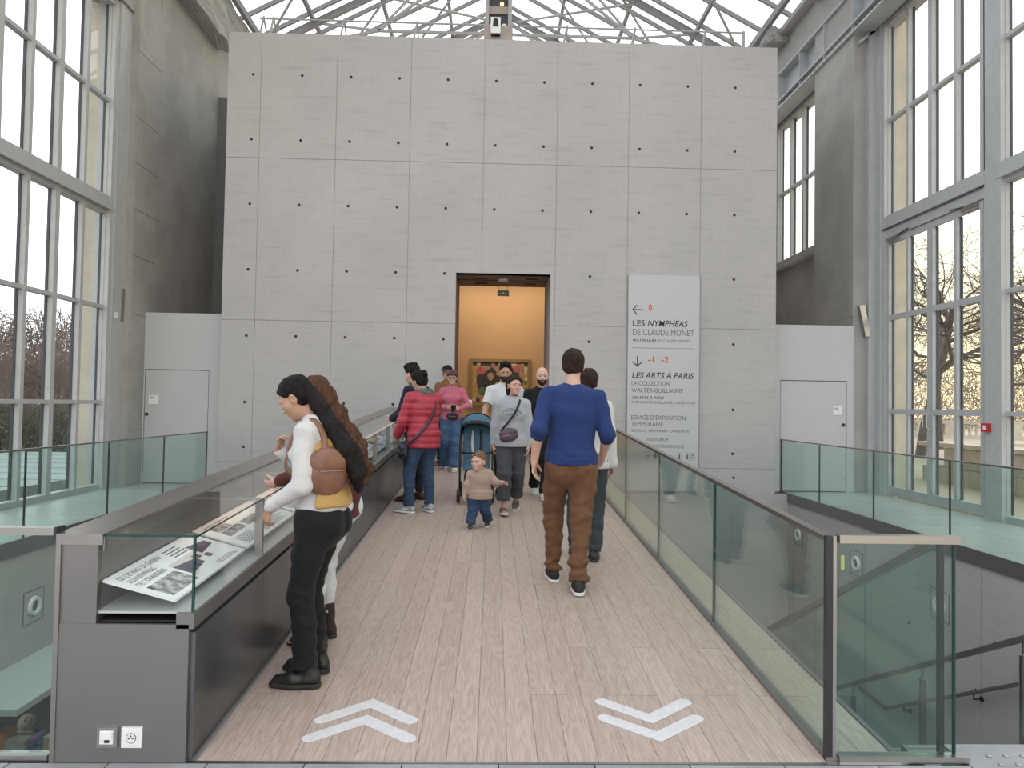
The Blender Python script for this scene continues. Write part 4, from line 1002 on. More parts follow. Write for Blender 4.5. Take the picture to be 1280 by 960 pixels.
def bare_tree(name, base, height, trunk_r, spread, seed, label, mtr, kids, first=.32, group=None, twig_mat=None, wob=.2, ratio=.72, flat=0.0):
    r2 = np.random.RandomState(seed); t = empty(name, base, label, 'tree', group)
    P = np.zeros((1, 3)); D = np.array([[r2.normal(0, .03), r2.normal(0, .03), 1.0]]); L_ = np.array([height * first]); R_ = np.array([trunk_r])
    parts = {'limbs': [], 'twigs': []}
    for lv in range(len(kids) + 1):
        n = 5 if lv <= 1 else 4 if lv == 2 else 3
        pts = [P]; dd = [D]; rs = [R_]
        for i in range(n):
            d = dd[-1] + r2.normal(0, .05 if lv == 0 else wob, D.shape); d[:, 2] += (.04 if lv < 3 else .0) - flat * (d[:, 2] if lv else 0); d /= np.linalg.norm(d, axis=1, keepdims=True)
            dd.append(d); pts.append(pts[-1] + d * (L_ / n)[:, None]); rs.append(R_ * (1 - .5 * (i + 1) / n))
        sides = 8 if lv == 0 else 6 if lv == 1 else 4 if lv == 2 else 3
        P0 = np.concatenate(pts[:-1]); P1 = np.concatenate(pts[1:]); r0 = np.concatenate(rs[:-1]); r1 = np.concatenate(rs[1:])
        parts['limbs' if lv <= 1 else 'twigs'].append(tubes_np(P0, P1, r0, r1, sides))
        if lv == len(kids): break
        K = kids[lv]; N = len(P); pt = np.stack(pts, 1); dr = np.stack(dd, 1); rr = np.stack(rs, 1)
        f = (.5 if lv == 0 else .3) + (.5 if lv == 0 else .7) * (np.arange(K)[None] + r2.rand(N, K)) / K; f = np.clip(f, 0, .999)
        ii = (f * n).astype(int); fr = (f * n - ii)[..., None]; a = np.arange(N)[:, None]
        q = pt[a, ii] * (1 - fr) + pt[a, ii + 1] * fr; dcur = dr[a, ii + 1]
        ax = r2.normal(0, 1, (N, K, 3)); ax -= (ax * dcur).sum(-1, keepdims=True) * dcur; ax /= np.linalg.norm(ax, axis=-1, keepdims=True)
        sp = spread * (.7 + .7 * r2.rand(N, K, 1)); nd = dcur * np.cos(sp) + ax * np.sin(sp)
        P = q.reshape(-1, 3); D = nd.reshape(-1, 3); L_ = (L_[:, None] * (ratio - .12 + .24 * r2.rand(N, K))).ravel(); R_ = (rr[a, ii] * .60).ravel()
        R_ = np.maximum(R_, .006)
    for k_, m_ in (('limbs', mtr), ('twigs', twig_mat or mtr)):
        V = []; F = []; o_ = 0
        for v, f in parts[k_]: V.append(v); F.append(f + o_); o_ += len(v)
        np_mesh('trunk_and_limbs' if k_ == 'limbs' else 'twigs', np.concatenate(V), np.concatenate(F), m_, t)
    return t
TR = [((13.75, 22.8, -.02), 13.5, .17, 5, 'tall bare tree nearest the glass doors outside, left of two trunks'), ((17.9, 28.4, -.02), 13.5, .17, 9, 'tall bare tree outside the glass doors, right of two trunks'),
      ((17.6, 21.5, -.02), 13.5, .18, 14, 'bare tree beyond the window at the right picture edge'), ((24.5, 34.0, -.02), 13, .17, 21, 'bare tree farther off behind the terrace on the right'),
      ((21.6, 37.0, -.02), 12, .17, 22, 'farthest bare tree in front of the stone balustrade')]
for b, h, r, sd, lb in TR: bare_tree('bare_plane_tree', b, h, r, .85, sd, lb, M['bark'], (6, 5, 4, 3, 2), .36, 'bare trees on the terrace', None, .24, .68, .10)
for k, (xx, yy_, hh) in enumerate([(-15.4, 25.0, 5.6), (-17.4, 26.6, 5.8), (-16.9, 29.5, 6.0), (-19.6, 30.2, 6.2), (-19.2, 33.6, 6.4), (-22.0, 35.0, 6.6)]):
    bare_tree('clipped_bare_tree', (xx, yy_, -.35), hh, .11, .8, 40 + k, ['clipped bare tree behind the hedge, nearest the left window pier', 'clipped bare tree behind the hedge, seen through the leftmost panes', 'clipped bare tree in the second row, near the window pier', 'clipped bare tree in the second row, at the left picture edge', 'clipped bare tree in the third row behind the hedge', 'farthest clipped bare tree to the left'][k], M['bark'], (6, 5, 5, 4, 2), .36, 'clipped bare trees behind the hedge', M['twig'], .28, .64)
def thicket(name, x0, x1, y0, y1, z0, z1, n, seed, label, m, cat, r=.012, nseg=4):
    """bare tangled stems nobody could count"""
    r2 = np.random.RandomState(seed)
    p = np.stack([r2.uniform(x0, x1, n), r2.uniform(y0, y1, n), z0 + (z1 - z0) * r2.rand(n) ** 1.3 * .8], 1); d = r2.normal(0, .55, (n, 3)); d[:, 2] = np.abs(d[:, 2]) + .5
    A, B = [], []; h_ = (z1 - z0) / nseg * .42
    for i in range(nseg):
        d = d + r2.normal(0, .45, (n, 3)); d /= np.linalg.norm(d, axis=1, keepdims=True); q = p + d * h_; q[:, 2] = np.clip(q[:, 2], z0, z1); A.append(p); B.append(q); p = q
    A = np.concatenate(A); B = np.concatenate(B); rr = np.full(len(A), r)
    V, F = tubes_np(A, B, rr, rr * .7, 3)
    loc = np.array([(x0 + x1) / 2, (y0 + y1) / 2, z0]); o = np_mesh(name, V - loc, F, m, None); o.location = loc; WO[o] = loc
    tag(o, label, cat, kind='stuff'); return o
thicket('bare_hedge', -24, -9.5, 20.8, 21.9, -.35, 1.22, 5200, 3, 'low bare clipped hedge beyond the paving outside the left windows', M['hedge'], 'hedge', .013)
thicket('distant_woodland', -56, -22, 44, 56, -.35, 7.0, 5200, 5, 'pinkish bare thicket in the far background on the left', M['twig'], 'thicket', .03, 5)
thicket('distant_woodland', 24, 80, 58, 76, -.35, 6.0, 3600, 6, 'brown bare thicket in the far background on the right', M['twig'], 'thicket', .025, 5)
# ================================================================== PEOPLE: implicit-surface modelling
f32 = np.float32
def V3(*a): return np.array(a if len(a) == 3 else a[0], float)
def nrm(v): v = np.asarray(v, float); return v / (np.linalg.norm(v) + 1e-12)
def rot(axis, ang):
    return np.array(Matrix.Rotation(ang, 3, Vector(axis)))
class Shape:
    """smooth union / cut of simple solids, meshed with surface nets"""
    def __init__(s): s.pr = []; s.disp = None
    def add(s, fn, c, R, k=.015, op='u'): s.pr.append((fn, np.asarray(c, f32), float(R), k, op)); return s
    def loft(s, a, b, ra, rb, u=None, k=.015, op='u', flat=False):
        a = np.asarray(a, float); b = np.asarray(b, float)
        ra = (ra, ra) if np.isscalar(ra) else ra; rb = (rb, rb) if np.isscalar(rb) else rb
        L = np.linalg.norm(b - a); t = (b - a) / (L + 1e-9)
        if u is None: u = np.array([1., 0, 0]) if abs(t[0]) < .8 else np.array([0, 1., 0])
        u = np.asarray(u, float); u = nrm(u - u.dot(t) * t); v = np.cross(t, u)
        Q = np.stack([u, v, t]).astype(f32); a_ = a.astype(f32)
        def fn(P):
            q = (P - a_) @ Q.T; x, y, z = q[:, 0], q[:, 1], q[:, 2]
            h = np.clip(z / f32(L), 0, 1); w = z - h * f32(L)
            rx = f32(ra[0]) + f32(rb[0] - ra[0]) * h; ry = f32(ra[1]) + f32(rb[1] - ra[1]) * h
            X, Y = x / rx, y / ry
            if flat:
                k0 = np.sqrt(X * X + Y * Y); k1 = np.sqrt((X / rx) ** 2 + (Y / ry) ** 2) + f32(1e-6)
                d = k0 * (k0 - 1) / k1
                return np.where(np.abs(w) > 1e-7, np.sqrt(np.maximum(d, 0) ** 2 + w * w), d)
            rm = np.minimum(rx, ry); Z = w / rm
            k0 = np.sqrt(X * X + Y * Y + Z * Z); k1 = np.sqrt((X / rx) ** 2 + (Y / ry) ** 2 + (Z / rm) ** 2) + f32(1e-6)
            return k0 * (k0 - 1) / k1
        return s.add(fn, (a + b) / 2, L / 2 + max(max(ra), max(rb)), k, op)
    def chain(s, pts, rs, u=None, k=.015, flat=False):
        for i in range(len(pts) - 1): s.loft(pts[i], pts[i + 1], rs[i], rs[i + 1], u[i] if isinstance(u, list) else u, k, 'u', flat)
        return s
    def ell(s, c, r, R=None, k=.012, op='u'):
        c = np.asarray(c, float); R = np.eye(3) if R is None else np.asarray(R); Rt = R.T.astype(f32); r_ = np.asarray(r, f32); c_ = c.astype(f32)
        def fn(P):
            q = ((P - c_) @ Rt.T) / r_; k0 = np.sqrt((q * q).sum(1)); k1 = np.sqrt(((q / r_) ** 2).sum(1)) + f32(1e-6)
            return k0 * (k0 - 1) / k1
        return s.add(fn, c, float(max(r)), k, op)
    def plane(s, p, n, k=.004):                    # keep the side the normal points away from
        p = np.asarray(p, f32); n = nrm(n).astype(f32)
        return s.add(lambda P: (P - p) @ n, p, 50.0, k, 'i')
    def eval(s, P, bc, br):
        nb, m, _ = P.shape; D = np.full((nb, m), .5, f32)
        for fn, c, R, k, op in s.pr:
            if R > 20: sel = np.arange(nb)
            else: sel = np.nonzero(((bc - c) ** 2).sum(1) < (R + br + .05) ** 2)[0]
            if not len(sel): continue
            d = fn(P[sel].reshape(-1, 3)).reshape(len(sel), m).astype(f32); o = D[sel]
            if op == 'u':
                h = np.maximum(k - np.abs(o - d), 0) / k; D[sel] = np.minimum(o, d) - h * h * f32(k / 4)
            else:
                if op == 's': d = -d
                h = np.maximum(k - np.abs(o - d), 0) / k; D[sel] = np.maximum(o, d) + h * h * f32(k / 4)
        if s.disp is not None: D += s.disp(P.reshape(-1, 3)).reshape(nb, m).astype(f32)
        return D
    def mesh(s, h=.008):
        us = [p for p in s.pr if p[4] == 'u']
        lo = np.min([p[1] - p[2] for p in us], 0) - 3 * h; hi = np.max([p[1] + p[2] for p in us], 0) + 3 * h
        n = 6; B = n * h; nb = np.ceil((hi - lo) / B).astype(int)
        gi = np.stack(np.meshgrid(*[np.arange(k) for k in nb], indexing='ij'), -1).reshape(-1, 3)
        cen = (lo + (gi + .5) * B - .5 * h).astype(f32)
        br = B * .87
        dc = s.eval(cen[:, None, :], cen, br)[:, 0]
        keep = np.nonzero(np.abs(dc) < br * 1.35 + .012)[0]
        off = np.stack(np.meshgrid(*[np.arange(n)] * 3, indexing='ij'), -1).reshape(-1, 3)
        G = np.repeat(np.repeat(np.repeat(dc.reshape(nb), n, 0), n, 1), n, 2).astype(f32)
        idx = (gi[keep] * n)[:, None, :] + off[None]
        P = (lo + idx * h).astype(f32)
        Dv = s.eval(P, cen[keep], br)
        G[idx[..., 0], idx[..., 1], idx[..., 2]] = Dv
        S = G < 0
        c = S[:-1, :-1, :-1].astype(np.int8)
        for dx, dy, dz in ((1, 0, 0), (0, 1, 0), (0, 0, 1), (1, 1, 0), (1, 0, 1), (0, 1, 1), (1, 1, 1)):
            sh = S.shape; c = c + S[dx:sh[0] - 1 + dx, dy:sh[1] - 1 + dy, dz:sh[2] - 1 + dz]
        act = np.argwhere((c > 0) & (c < 8))
        if not len(act): return np.zeros((0, 3)), []
        vid = np.full(c.shape, -1, np.int32); vid[act[:, 0], act[:, 1], act[:, 2]] = np.arange(len(act))
        acc = np.zeros((len(act), 3)); cnt = np.zeros(len(act))
        cor = [(i, j, k) for i in (0, 1) for j in (0, 1) for k in (0, 1)]
        val = {q: G[act[:, 0] + q[0], act[:, 1] + q[1], act[:, 2] + q[2]] for q in cor}
        for q in cor:
            for ax in range(3):
                if q[ax]: continue
                r = list(q); r[ax] = 1; r = tuple(r); a, b = val[q], val[r]
                m = (a < 0) != (b < 0); t = np.where(m, a / np.where(m, a - b, 1), 0)
                p = np.array(q, float)[None] + np.zeros((len(act), 3)); p[:, ax] += t
                acc[m] += p[m]; cnt[m] += 1
        Vt = lo + (act + acc / cnt[:, None]) * h
        F = []
        for ax in range(3):
            sl0 = [slice(1, -1)] * 3; sl1 = [slice(1, -1)] * 3
            a = S[1:-1, 1:-1, 1:-1]; sl1[ax] = slice(2, None); b = S[tuple(sl1)]
            e = np.argwhere(a != b) + 1
            if not len(e): continue
            u, v = (ax + 1) % 3, (ax + 2) % 3
            def g(du, dv):
                x = e.copy(); x[:, u] -= du; x[:, v] -= dv; return vid[x[:, 0], x[:, 1], x[:, 2]]
            q = np.stack([g(1, 1), g(0, 1), g(0, 0), g(1, 0)], 1)
            fl = ~S[e[:, 0], e[:, 1], e[:, 2]]
            q[fl] = q[fl][:, ::-1]
            F.append(q[(q >= 0).all(1)])
        return Vt, np.concatenate(F)
def fast_mesh(name, V, F, m):
    me = bpy.data.meshes.new(name); F = np.asarray(F, np.int32)
    me.vertices.add(len(V)); me.vertices.foreach_set('co', np.asarray(V, f32).ravel())
    me.loops.add(F.size); me.loops.foreach_set('vertex_index', F.ravel())
    me.polygons.add(len(F)); me.polygons.foreach_set('loop_start', np.arange(0, F.size, F.shape[1], dtype=np.int32))
    me.polygons.foreach_set('use_smooth', np.ones(len(F), bool))
    me.update(calc_edges=True); me.materials.append(m); return me
def sdf_obj(name, sh, h, m, parent, xf=None, label=None):
    V, F = sh.mesh(h)
    if not len(V): return None
    if xf is not None: R, o = xf; V = V @ np.asarray(R).T + o
    ob = new_obj(name, fast_mesh(name, V, F, m), parent); WO[ob] = np.zeros(3)
    if label: ob['label'] = label
    return ob
def folds(amp, seed, fr=22.0, zs=1.0):
    r2 = np.random.RandomState(seed); K = r2.normal(0, fr, (5, 3)).astype(f32); K[:, 2] *= zs; ph = (r2.rand(5) * 6).astype(f32)
    K2 = r2.normal(0, fr * .4, (5, 3)).astype(f32)
    def fn(P):
        d = np.zeros(len(P), f32)
        for i in range(5): d += np.sin(P @ K[i] + ph[i] + 1.6 * np.sin(P @ K2[i] + ph[4 - i]))
        return d * f32(amp / 2.2)
    return fn
def ik(a, b, l1, l2, pole):
    a = np.asarray(a, float); b = np.asarray(b, float); d = b - a; L = np.linalg.norm(d); L2 = min(L, (l1 + l2) * .999); t = d / (L + 1e-9)
    c = (l1 * l1 + L2 * L2 - l2 * l2) / (2 * L2); hgt = math.sqrt(max(0, l1 * l1 - c * c))
    p = np.asarray(pole, float); p = nrm(p - p.dot(t) * t)
    return a + t * c + p * hgt, a + t * L2

SKIN = {}
def skin(name, c):
    if name not in SKIN:
        m = mat('skin_' + name, c, .5, var=.06, scale=30, spec=.35); b = m.node_tree.nodes['Principled BSDF']
        b.inputs['Subsurface Weight'].default_value = .12; b.inputs['Subsurface Radius'].default_value = (.02, .008, .004); SKIN[name] = m
    return SKIN[name]
def cloth(name, c, rough=.85, var=.06, scale=90, bump=.25, bscale=260, stretch=(1, 1, 1)):
    m = mat(name, c, rough, var=var, scale=scale, bump=bump, bscale=bscale, stretch=stretch, spec=.2)
    m.node_tree.nodes['Principled BSDF'].inputs['Sheen Weight'].default_value = .05; return m
def hairmat(name, c):
    return mat(name, c, .6, var=.5, scale=90, bump=.8, stretch=(1, 1, .10), spec=.1)
HM = {'black': hairmat('black_hair', (.012, .010, .010)), 'dark': hairmat('dark_brown_hair', (.028, .018, .013)), 'brown': hairmat('brown_hair', (.075, .035, .02)), 'light': hairmat('light_brown_hair', (.17, .105, .06)), 'beard': hairmat('beard_hair', (.025, .016, .012))}
EYE_W = mat('eye_white', (.75, .72, .70), .25); EYE_I = mat('eye_iris', (.03, .018, .012), .2)
LIP = mat('lips', (.42, .15, .13), .45)
RUB = mat('white_rubber_sole', (.66, .65, .63), .6); RUBK = mat('dark_rubber_sole', (.02, .018, .016), .6)

def head_prims(sh, R, o, s, k=1.0, ears=True):
    """face: brow, sockets, nose, lips, chin, ears"""
    def w(p): return o + R @ (np.asarray(p, float) * s)
    def E(c, r, kk=.012, op='u'): sh.ell(w(c), np.asarray(r) * s, R, kk * s, op)
    E((0, -.012, .03), (.0755, .094, .085), .02); E((0, .03, -.03), (.060, .060, .072), .03); E((0, .042, -.078), (.043, .045, .034), .03)
    E((0, .074, -.098), (.019, .016, .014), .02)
    for q in (-1, 1):
        E((q * .043, .052, -.026), (.024, .026, .022), .025); E((q * .030, .078, .021), (.028, .013, .010), .02)
        E((q * .032, .103, .001), (.0165, .0155, .0082), .010, 's')
        if ears:
            E((q * .077, -.004, -.012), (.010, .020, .032), .008); E((q * .084, .002, -.012), (.008, .010, .018), .006, 's')
    sh.loft(w((0, .083, .008)), w((0, .103, -.031)), .0070 * s, .0105 * s, R[:, 0], .012 * s)
    for q in (-1, 1): E((q * .010, .094, -.035), (.008, .009, .0065), .008)
    E((0, .087, -.062), (.023, .009, .006), .010); E((0, .084, -.072), (.020, .009, .007), .010)
    E((0, .097, -.0665), (.022, .006, .0016), .003, 's')
def hand_prims(sh, w, f, n, th, s, curl=(.35, .5, .4), splay=.08, finger=None):
    f = nrm(f); th = nrm(th - np.dot(th, f) * f); n0 = np.cross(f, th); n = n0 if np.dot(n0, n) > 0 else -n0
    s = s * 1.0
    sh.loft(w - f * .03 * s, w + f * .02 * s, (.026 * s, .019 * s), (.029 * s, .018 * s), th, .02)
    sh.loft(w + f * .015 * s, w + f * .078 * s, (.031 * s, .0165 * s), (.041 * s, .0135 * s), th, .015)
    Ls = [.070, .078, .072, .056]
    for i in range(4):
        b = w + f * (.086 - (.004, 0, .003, .012)[i]) * s + th * (.0315 - .0212 * i) * s
        ang = (1.5 - i) * splay; d = nrm(f * math.cos(ang) + th * math.sin(ang)); a = 0
        seg = [.46, .30, .26]; p = b - d * .012 * s; r = .0086 * s * (1 if i < 3 else .88)
        cc = curl if finger is None else finger[i]
        for j in range(3):
            a += cc[j] * (1 + .10 * (i - 1)); dd = d * math.cos(a) + n * math.sin(a); q = p + dd * Ls[i] * seg[j] * s * (1.12 if j == 0 else 1)
            sh.loft(p, q, r * (1 - .07 * j), r * (.93 - .07 * j), th, .004); p = q
    b = w + f * .022 * s + th * .024 * s + n * .006 * s; d = nrm(f * .72 + th * .55 + n * .42)
    q = b + d * .042 * s; sh.loft(b, q, .0135 * s, .0105 * s, n, .012)
    d = nrm(d + f * .35 + n * .1); sh.loft(q, q + d * .034 * s, .0102 * s, .0085 * s, n, .004)

def make_person(sp):
    H = sp['H']; sx = sp.get('sex', 'm'); fem = sx == 'f'; child = sp.get('child', False); bw = sp.get('build', 1.0)
    h = sp.get('res', .0065); s = H / 1.75 if not child else H / 1.25
    hs = sp.get('head', 1.0) * (H / 1.75) ** .35 * .99
    t = empty('person', sp['pos'], sp['label'], 'person', sp.get('group'), rotz=sp['rot'])
    up = V3(0, 0, 1)
    # ---- skeleton (local frame: x right, y forward)
    gsl = sp.get('slope', SL); gl = gsl * math.cos(sp['rot'])      # the ramp rises along world y
    LL = (.245 if not child else .203) * H; az = .045 * H
    ank = {}
    for sd in 'LR':
        x, y, lift = sp['feet'][sd][:3]; ank[sd] = V3(x, y, az + lift + gsl * (x * math.sin(sp['rot']) + y * math.cos(sp['rot'])))
    hw = (.052 if not fem else .054) * H
    px, py = sp.get('pelvis', (0, 0)); pyaw = sp.get('pyaw', 0.0)
    pr_ = rot(up, pyaw) @ V3(1, 0, 0)
    hz_ = min(ank[sd][2] + math.sqrt(max(.01, (LL * 1.985) ** 2 - (ank[sd][0] - px - q * hw) ** 2 - (ank[sd][1] - py) ** 2)) for sd, q in (('L', -1), ('R', 1)))
    hz_ -= sp.get('drop', 0.0)
    pel = V3(px, py, hz_ + .01 * H)
    hip = {'L': pel - pr_ * hw - up * .01 * H, 'R': pel + pr_ * hw - up * .01 * H}
    knee = {}
    for sd, q in (('L', -1), ('R', 1)):
        ft = sp['feet'][sd][3] if len(sp['feet'][sd]) > 3 else 0.0
        knee[sd], _ = ik(hip[sd], ank[sd], LL, LL, rot(up, -ft) @ V3(.05 * q, 1, 0))
    lean, side, tw = sp.get('lean', 0.0), sp.get('side', 0.0), sp.get('twist', 0.0)
    R0 = rot((0, 1, 0), side * .5) @ rot((1, 0, 0), -lean * .6); R1 = rot((0, 1, 0), side) @ rot((1, 0, 0), -lean)
    wai = pel + R0 @ up * .10 * H; che = wai + R1 @ up * (.13 if not child else .115) * H; nek = che + R1 @ up * (.073 if not child else .065) * H
    yaw = rot(up, tw); Sr = yaw @ (R1 @ V3(1, 0, 0)); Sf = yaw @ (R1 @ V3(0, 1, 0)); Su = R1 @ up
    shw = (.104 if not fem else .094) * H * (.96 if child else 1) * (.5 + .5 * bw)
    sh_up = sp.get('shrug', 0.0)
    sho = {'L': nek - Su * .036 * H - Sr * shw + up * sh_up, 'R': nek - Su * .036 * H + Sr * shw + up * sh_up}
    hy, hp, hr_ = sp.get('hyaw', 0.0), sp.get('hpitch', 0.0), sp.get('hroll', 0.0)
    HR = rot(up, tw * .6 + hy) @ rot((1, 0, 0), -hp) @ rot((0, 1, 0), hr_)
    Nd = nrm(Su * .7 + HR @ V3(0, .28, .72)); hc = nek + Nd * (.042 if not child else .03) * H + HR @ (V3(0, .022, .105) * hs)
    ua, fa = (.163 * H, .142 * H) if not child else (.15 * H, .13 * H)
    elb, wri = {}, {}
    for sd, q in (('L', -1), ('R', 1)):
        a = sp['arms'][sd]; tgt = V3(a['w']); elb[sd], wri[sd] = ik(sho[sd], tgt, ua, fa, V3(a.get('pole', (q * .5, -1, 0))))
    # ---- the body: one continuous surface
    B = Shape()
    b_ = bw
    stn = [(pel - up * .045 * H, (.082, .062)), (pel, (.094 if not fem else .098, .068)), (wai - R0 @ up * .02 * H, (.080 if not fem else .072, .057)), (che - Su * .03 * H, (.093 if not fem else .084, .066)), (nek - Su * .045 * H, (.085 if not fem else .076, .052)), (nek - Su * .012 * H, (.042, .036))]
    us = [pr_, pr_, (pr_ + Sr) / 2, Sr, Sr, Sr]
    B.chain([p for p, _ in stn], [(r[0] * H * b_ * .93, r[1] * H * b_ * .9) for _, r in stn], us, .03)
    for sd in 'LR':
        B.chain([hip[sd] + up * .01 * H, hip[sd] * .5 + knee[sd] * .5, knee[sd], knee[sd] * .68 + ank[sd] * .32 - V3(0, .008 * H, 0), ank[sd]], [(.040 * H * b_,) * 2, (.036 * H * b_,) * 2, (.025 * H,) * 2, (.024 * H,) * 2, (.0175 * H,) * 2], None, .02)
        ft = sp['feet'][sd][3] if len(sp['feet'][sd]) > 3 else 0.0; fp = sp['feet'][sd][4] if len(sp['feet'][sd]) > 4 else 0.0
        FR = rot(up, -ft) @ rot((1, 0, 0), fp)
        hee = ank[sd] + FR @ V3(0, -.022 * H, -.022 * H); toe = ank[sd] + FR @ V3(0, .095 * H, -.034 * H)
        B.loft(hee, toe, (.019 * H, .02 * H), (.024 * H, .011 * H), FR @ V3(1, 0, 0), .02)
        a = sp['arms'][sd]; q = -1 if sd == 'L' else 1
        B.chain([sho[sd], sho[sd] * .45 + elb[sd] * .55, elb[sd], elb[sd] * .7 + wri[sd] * .3, wri[sd]], [x_ * H for x_ in ((.026, .023, .020, .020, .0145) if sp['top'].get('sleeve', 1.0) > .99 else (.028 * b_, .0245 * b_, .0215 * b_, .0225 * b_, .0155))], None, .02)
        B.loft(nek - Su * .006 * H, sho[sd] + Su * .002 * H, .024 * H, .022 * H * b_, None, .03)
        fdir = V3(a['f']) if 'f' in a else (wri[sd] - elb[sd]); th = V3(a.get('th', (0, 1, 0))); n = V3(a.get('n', (-q, 0, 0)))
        hand_prims(B, wri[sd], fdir, n, th, s * sp.get('handk', .93 if fem else 1.0), a.get('curl', (.3, .45, .35)), a.get('splay', .08))
    B.loft(nek - Su * .02 * H, hc + HR @ (V3(0, -.02, -.05) * hs), (.034 * H * b_, .034 * H * b_) if not fem else (.029 * H, .029 * H), (.050 * hs, .050 * hs), Sr, .02)
    head_prims(B, HR, hc, hs)
    skm = skin(*sp['skin'])
    sdf_obj('body', B, h, skm, t)
    # ---- eyes, lips
    for q in (-1, 1):
        c = hc + HR @ (V3(q * .032, .0750, .001) * hs)
        u8, v8 = 12, 12; Vv = []; Ff = []
        for i in range(v8 + 1):
            for j in range(u8):
                th_, ph = PI * i / v8, 2 * PI * j / u8; Vv.append(c + HR @ (V3(math.sin(th_) * math.cos(ph), math.cos(th_), math.sin(th_) * math.sin(ph)) * .0125 * hs))
        for i in range(v8):
            for j in range(u8): Ff.append((i * u8 + j, i * u8 + (j + 1) % u8, (i + 1) * u8 + (j + 1) % u8, (i + 1) * u8 + j))
        e = add('eye', Vv, Ff, EYE_W, t, local=True, smooth=True); e.data.materials.append(EYE_I)
        for k_, p in enumerate(e.data.polygons):
            if k_ < u8 * 3: p.material_index = 1
    if not child or True:
        Lp = Shape(); Lp.ell((0, .0885, -.0615), (.019, .0088, .0048), None, .004); Lp.ell((0, .0860, -.0712), (.016, .0090, .0054), None, .004); Lp.ell((0, .0985, -.0665), (.022, .006, .0014), None, .002, 's')
        sdf_obj('lips', Lp, .0032, LIP, t, (HR * hs, hc))
    hd = (HR * hs, hc)
    # ---- hair
    hk = sp.get('hair', {})
    hm = HM[hk.get('col', 'dark')]
    st_ = hk.get('style', 'short')
    hh = .0055
    if st_ != 'bald':
        Hs = Shape()
        vol = hk.get('vol', 1.0)
        Hs.ell((0, -.016, .040), (.084 * vol, .102, .090 * (.5 + .5 * vol)), None, .02)
        if st_ in ('short', 'quiff', 'child'):
            Hs.ell((0, -.045, -.02), (.078, .062, .062), None, .02)
            if st_ == 'quiff':
                Hs.ell((0, .030, .115), (.062, .062, .034), None, .03); Hs.ell((0, -.02, .115), (.068, .075, .034), None, .03)
            Hs.plane((0, .062, .062), (0, .80, -.60), .012)
            Hs.plane((0, -.02, -.058), (0, .15, -1), .012)
            Hs.ell((.090, .045, -.04), (.045, .050, .075), None, .01, 's'); Hs.ell((-.090, .045, -.04), (.045, .050, .075), None, .01, 's')
        elif st_ in ('long', 'tied', 'bun'):
            Hs.ell((0, -.045, -.015), (.080, .065, .075), None, .03)
            Hs.plane((0, .066, .066), (0, .84, -.54), .012)
            Hs.ell((.095, .055, -.05), (.050, .055, .085), None, .012, 's'); Hs.ell((-.095, .055, -.05), (.050, .055, .085), None, .012, 's')
            if st_ == 'bun': Hs.ell((0, -.105, .055), (.052, .045, .050), None, .012)
            for q in (-1, 1) if hk.get('strands') else (): Hs.chain([(q * .062, -.02, .0), (q * .064, -.035, -.07), (q * .058, -.045, -.155)], [(.022, .030), (.020, .026), (.010, .012)], None, .02)
            if st_ == 'tied': Hs.loft((.0, -.105, .0), (0, -.115, -.13), (.026, .022), (.014, .012), None, .02)
        Hs.disp = folds(.0035, 3 + int(H * 100), 70, .3)
        sdf_obj('hair', Hs, hh, hm, t, hd)
        if st_ == 'long':                                   # locks falling over the back
            Lk = Shape(); pts = [hc + HR @ (V3(p) * hs) for p in ((0, -.085, .0),)] + [V3(p) for p in hk['fall']]
            wd = hk.get('width', [.07, .085, .09, .07, .03])
            Lk.chain(pts, [(w_, w_ * .48) for w_ in wd[:len(pts)]], hk.get('u', Sr), .03)
            for p0, p1, r0, r1 in hk.get('locks', []): Lk.loft(p0, p1, r0, r1, None, .02)
            for p0, p1 in hk.get('side', []):
                Lk.loft(hc + HR @ (V3(p0) * hs), V3(p1), (.022, .028), (.018, .012), None, .02)
            Lk.disp = folds(hk.get('wave', .006), 9, 60, .22)
            sdf_obj('long_hair', Lk, .0075, hm, t)
    if sp.get('brows', True) and not child:
        for q in (-1, 1):
            Bq = Shape(); Bq.loft((q * .015, .0915, .0215), (q * .046, .080, .0235), (.0045, .0065), (.0035, .0045), (0, 1, 0), .004)
            sdf_obj('eyebrow', Bq, .0032, hm if st_ != 'bald' else HM['beard'], t, hd)
    if sp.get('beard'):
        Bd = Shape(); Bd.ell((0, .043, -.080), (.0515, .054, .041), None, .02); Bd.ell((0, .028, -.050), (.0675, .061, .050), None, .03); Bd.ell((0, .079, -.105), (.026, .020, .020), None, .02); Bd.ell((0, .098, -.052), (.028, .008, .0055), None, .01)
        Bd.ell((0, .105, -.0665), (.020, .022, .009), None, .005, 's'); Bd.ell((0, .085, -.018), (.046, .045, .030), None, .01, 's'); Bd.plane((0, -.005, 0), (0, -1, .0), .01); Bd.plane((0, 0, -.012), (0, .0, 1), .01)
        Bd.disp = folds(.0018, 5, 160)
        sdf_obj('beard', Bd, .0045, HM['beard'], t, hd)
    # ---- clothes
    tp = sp['top']; o = tp.get('off', .014)
    hem = tp.get('hem', .03)
    T = Shape()
    ex_ = tp.get('loose', 1.0)
    tst = [(pel - up * hem * H, (.101 * ex_ + (.003 if fem else 0), .082 * ex_)), (pel + up * .03 * H, (.099 * ex_, .075 * ex_)), (wai - R0 @ up * .005 * H, ((.086 if not fem else .078) * ex_, .063 * ex_)), (che - Su * .03 * H, (.096 if not fem else .087, .070)), (nek - Su * .045 * H, (.088 if not fem else .079, .055)), (nek - Su * .008 * H, (.046, .040))]
    T.chain([p for p, _ in tst], [(r[0] * H * b_ + o, r[1] * H * b_ + o) for _, r in tst], us, .03)
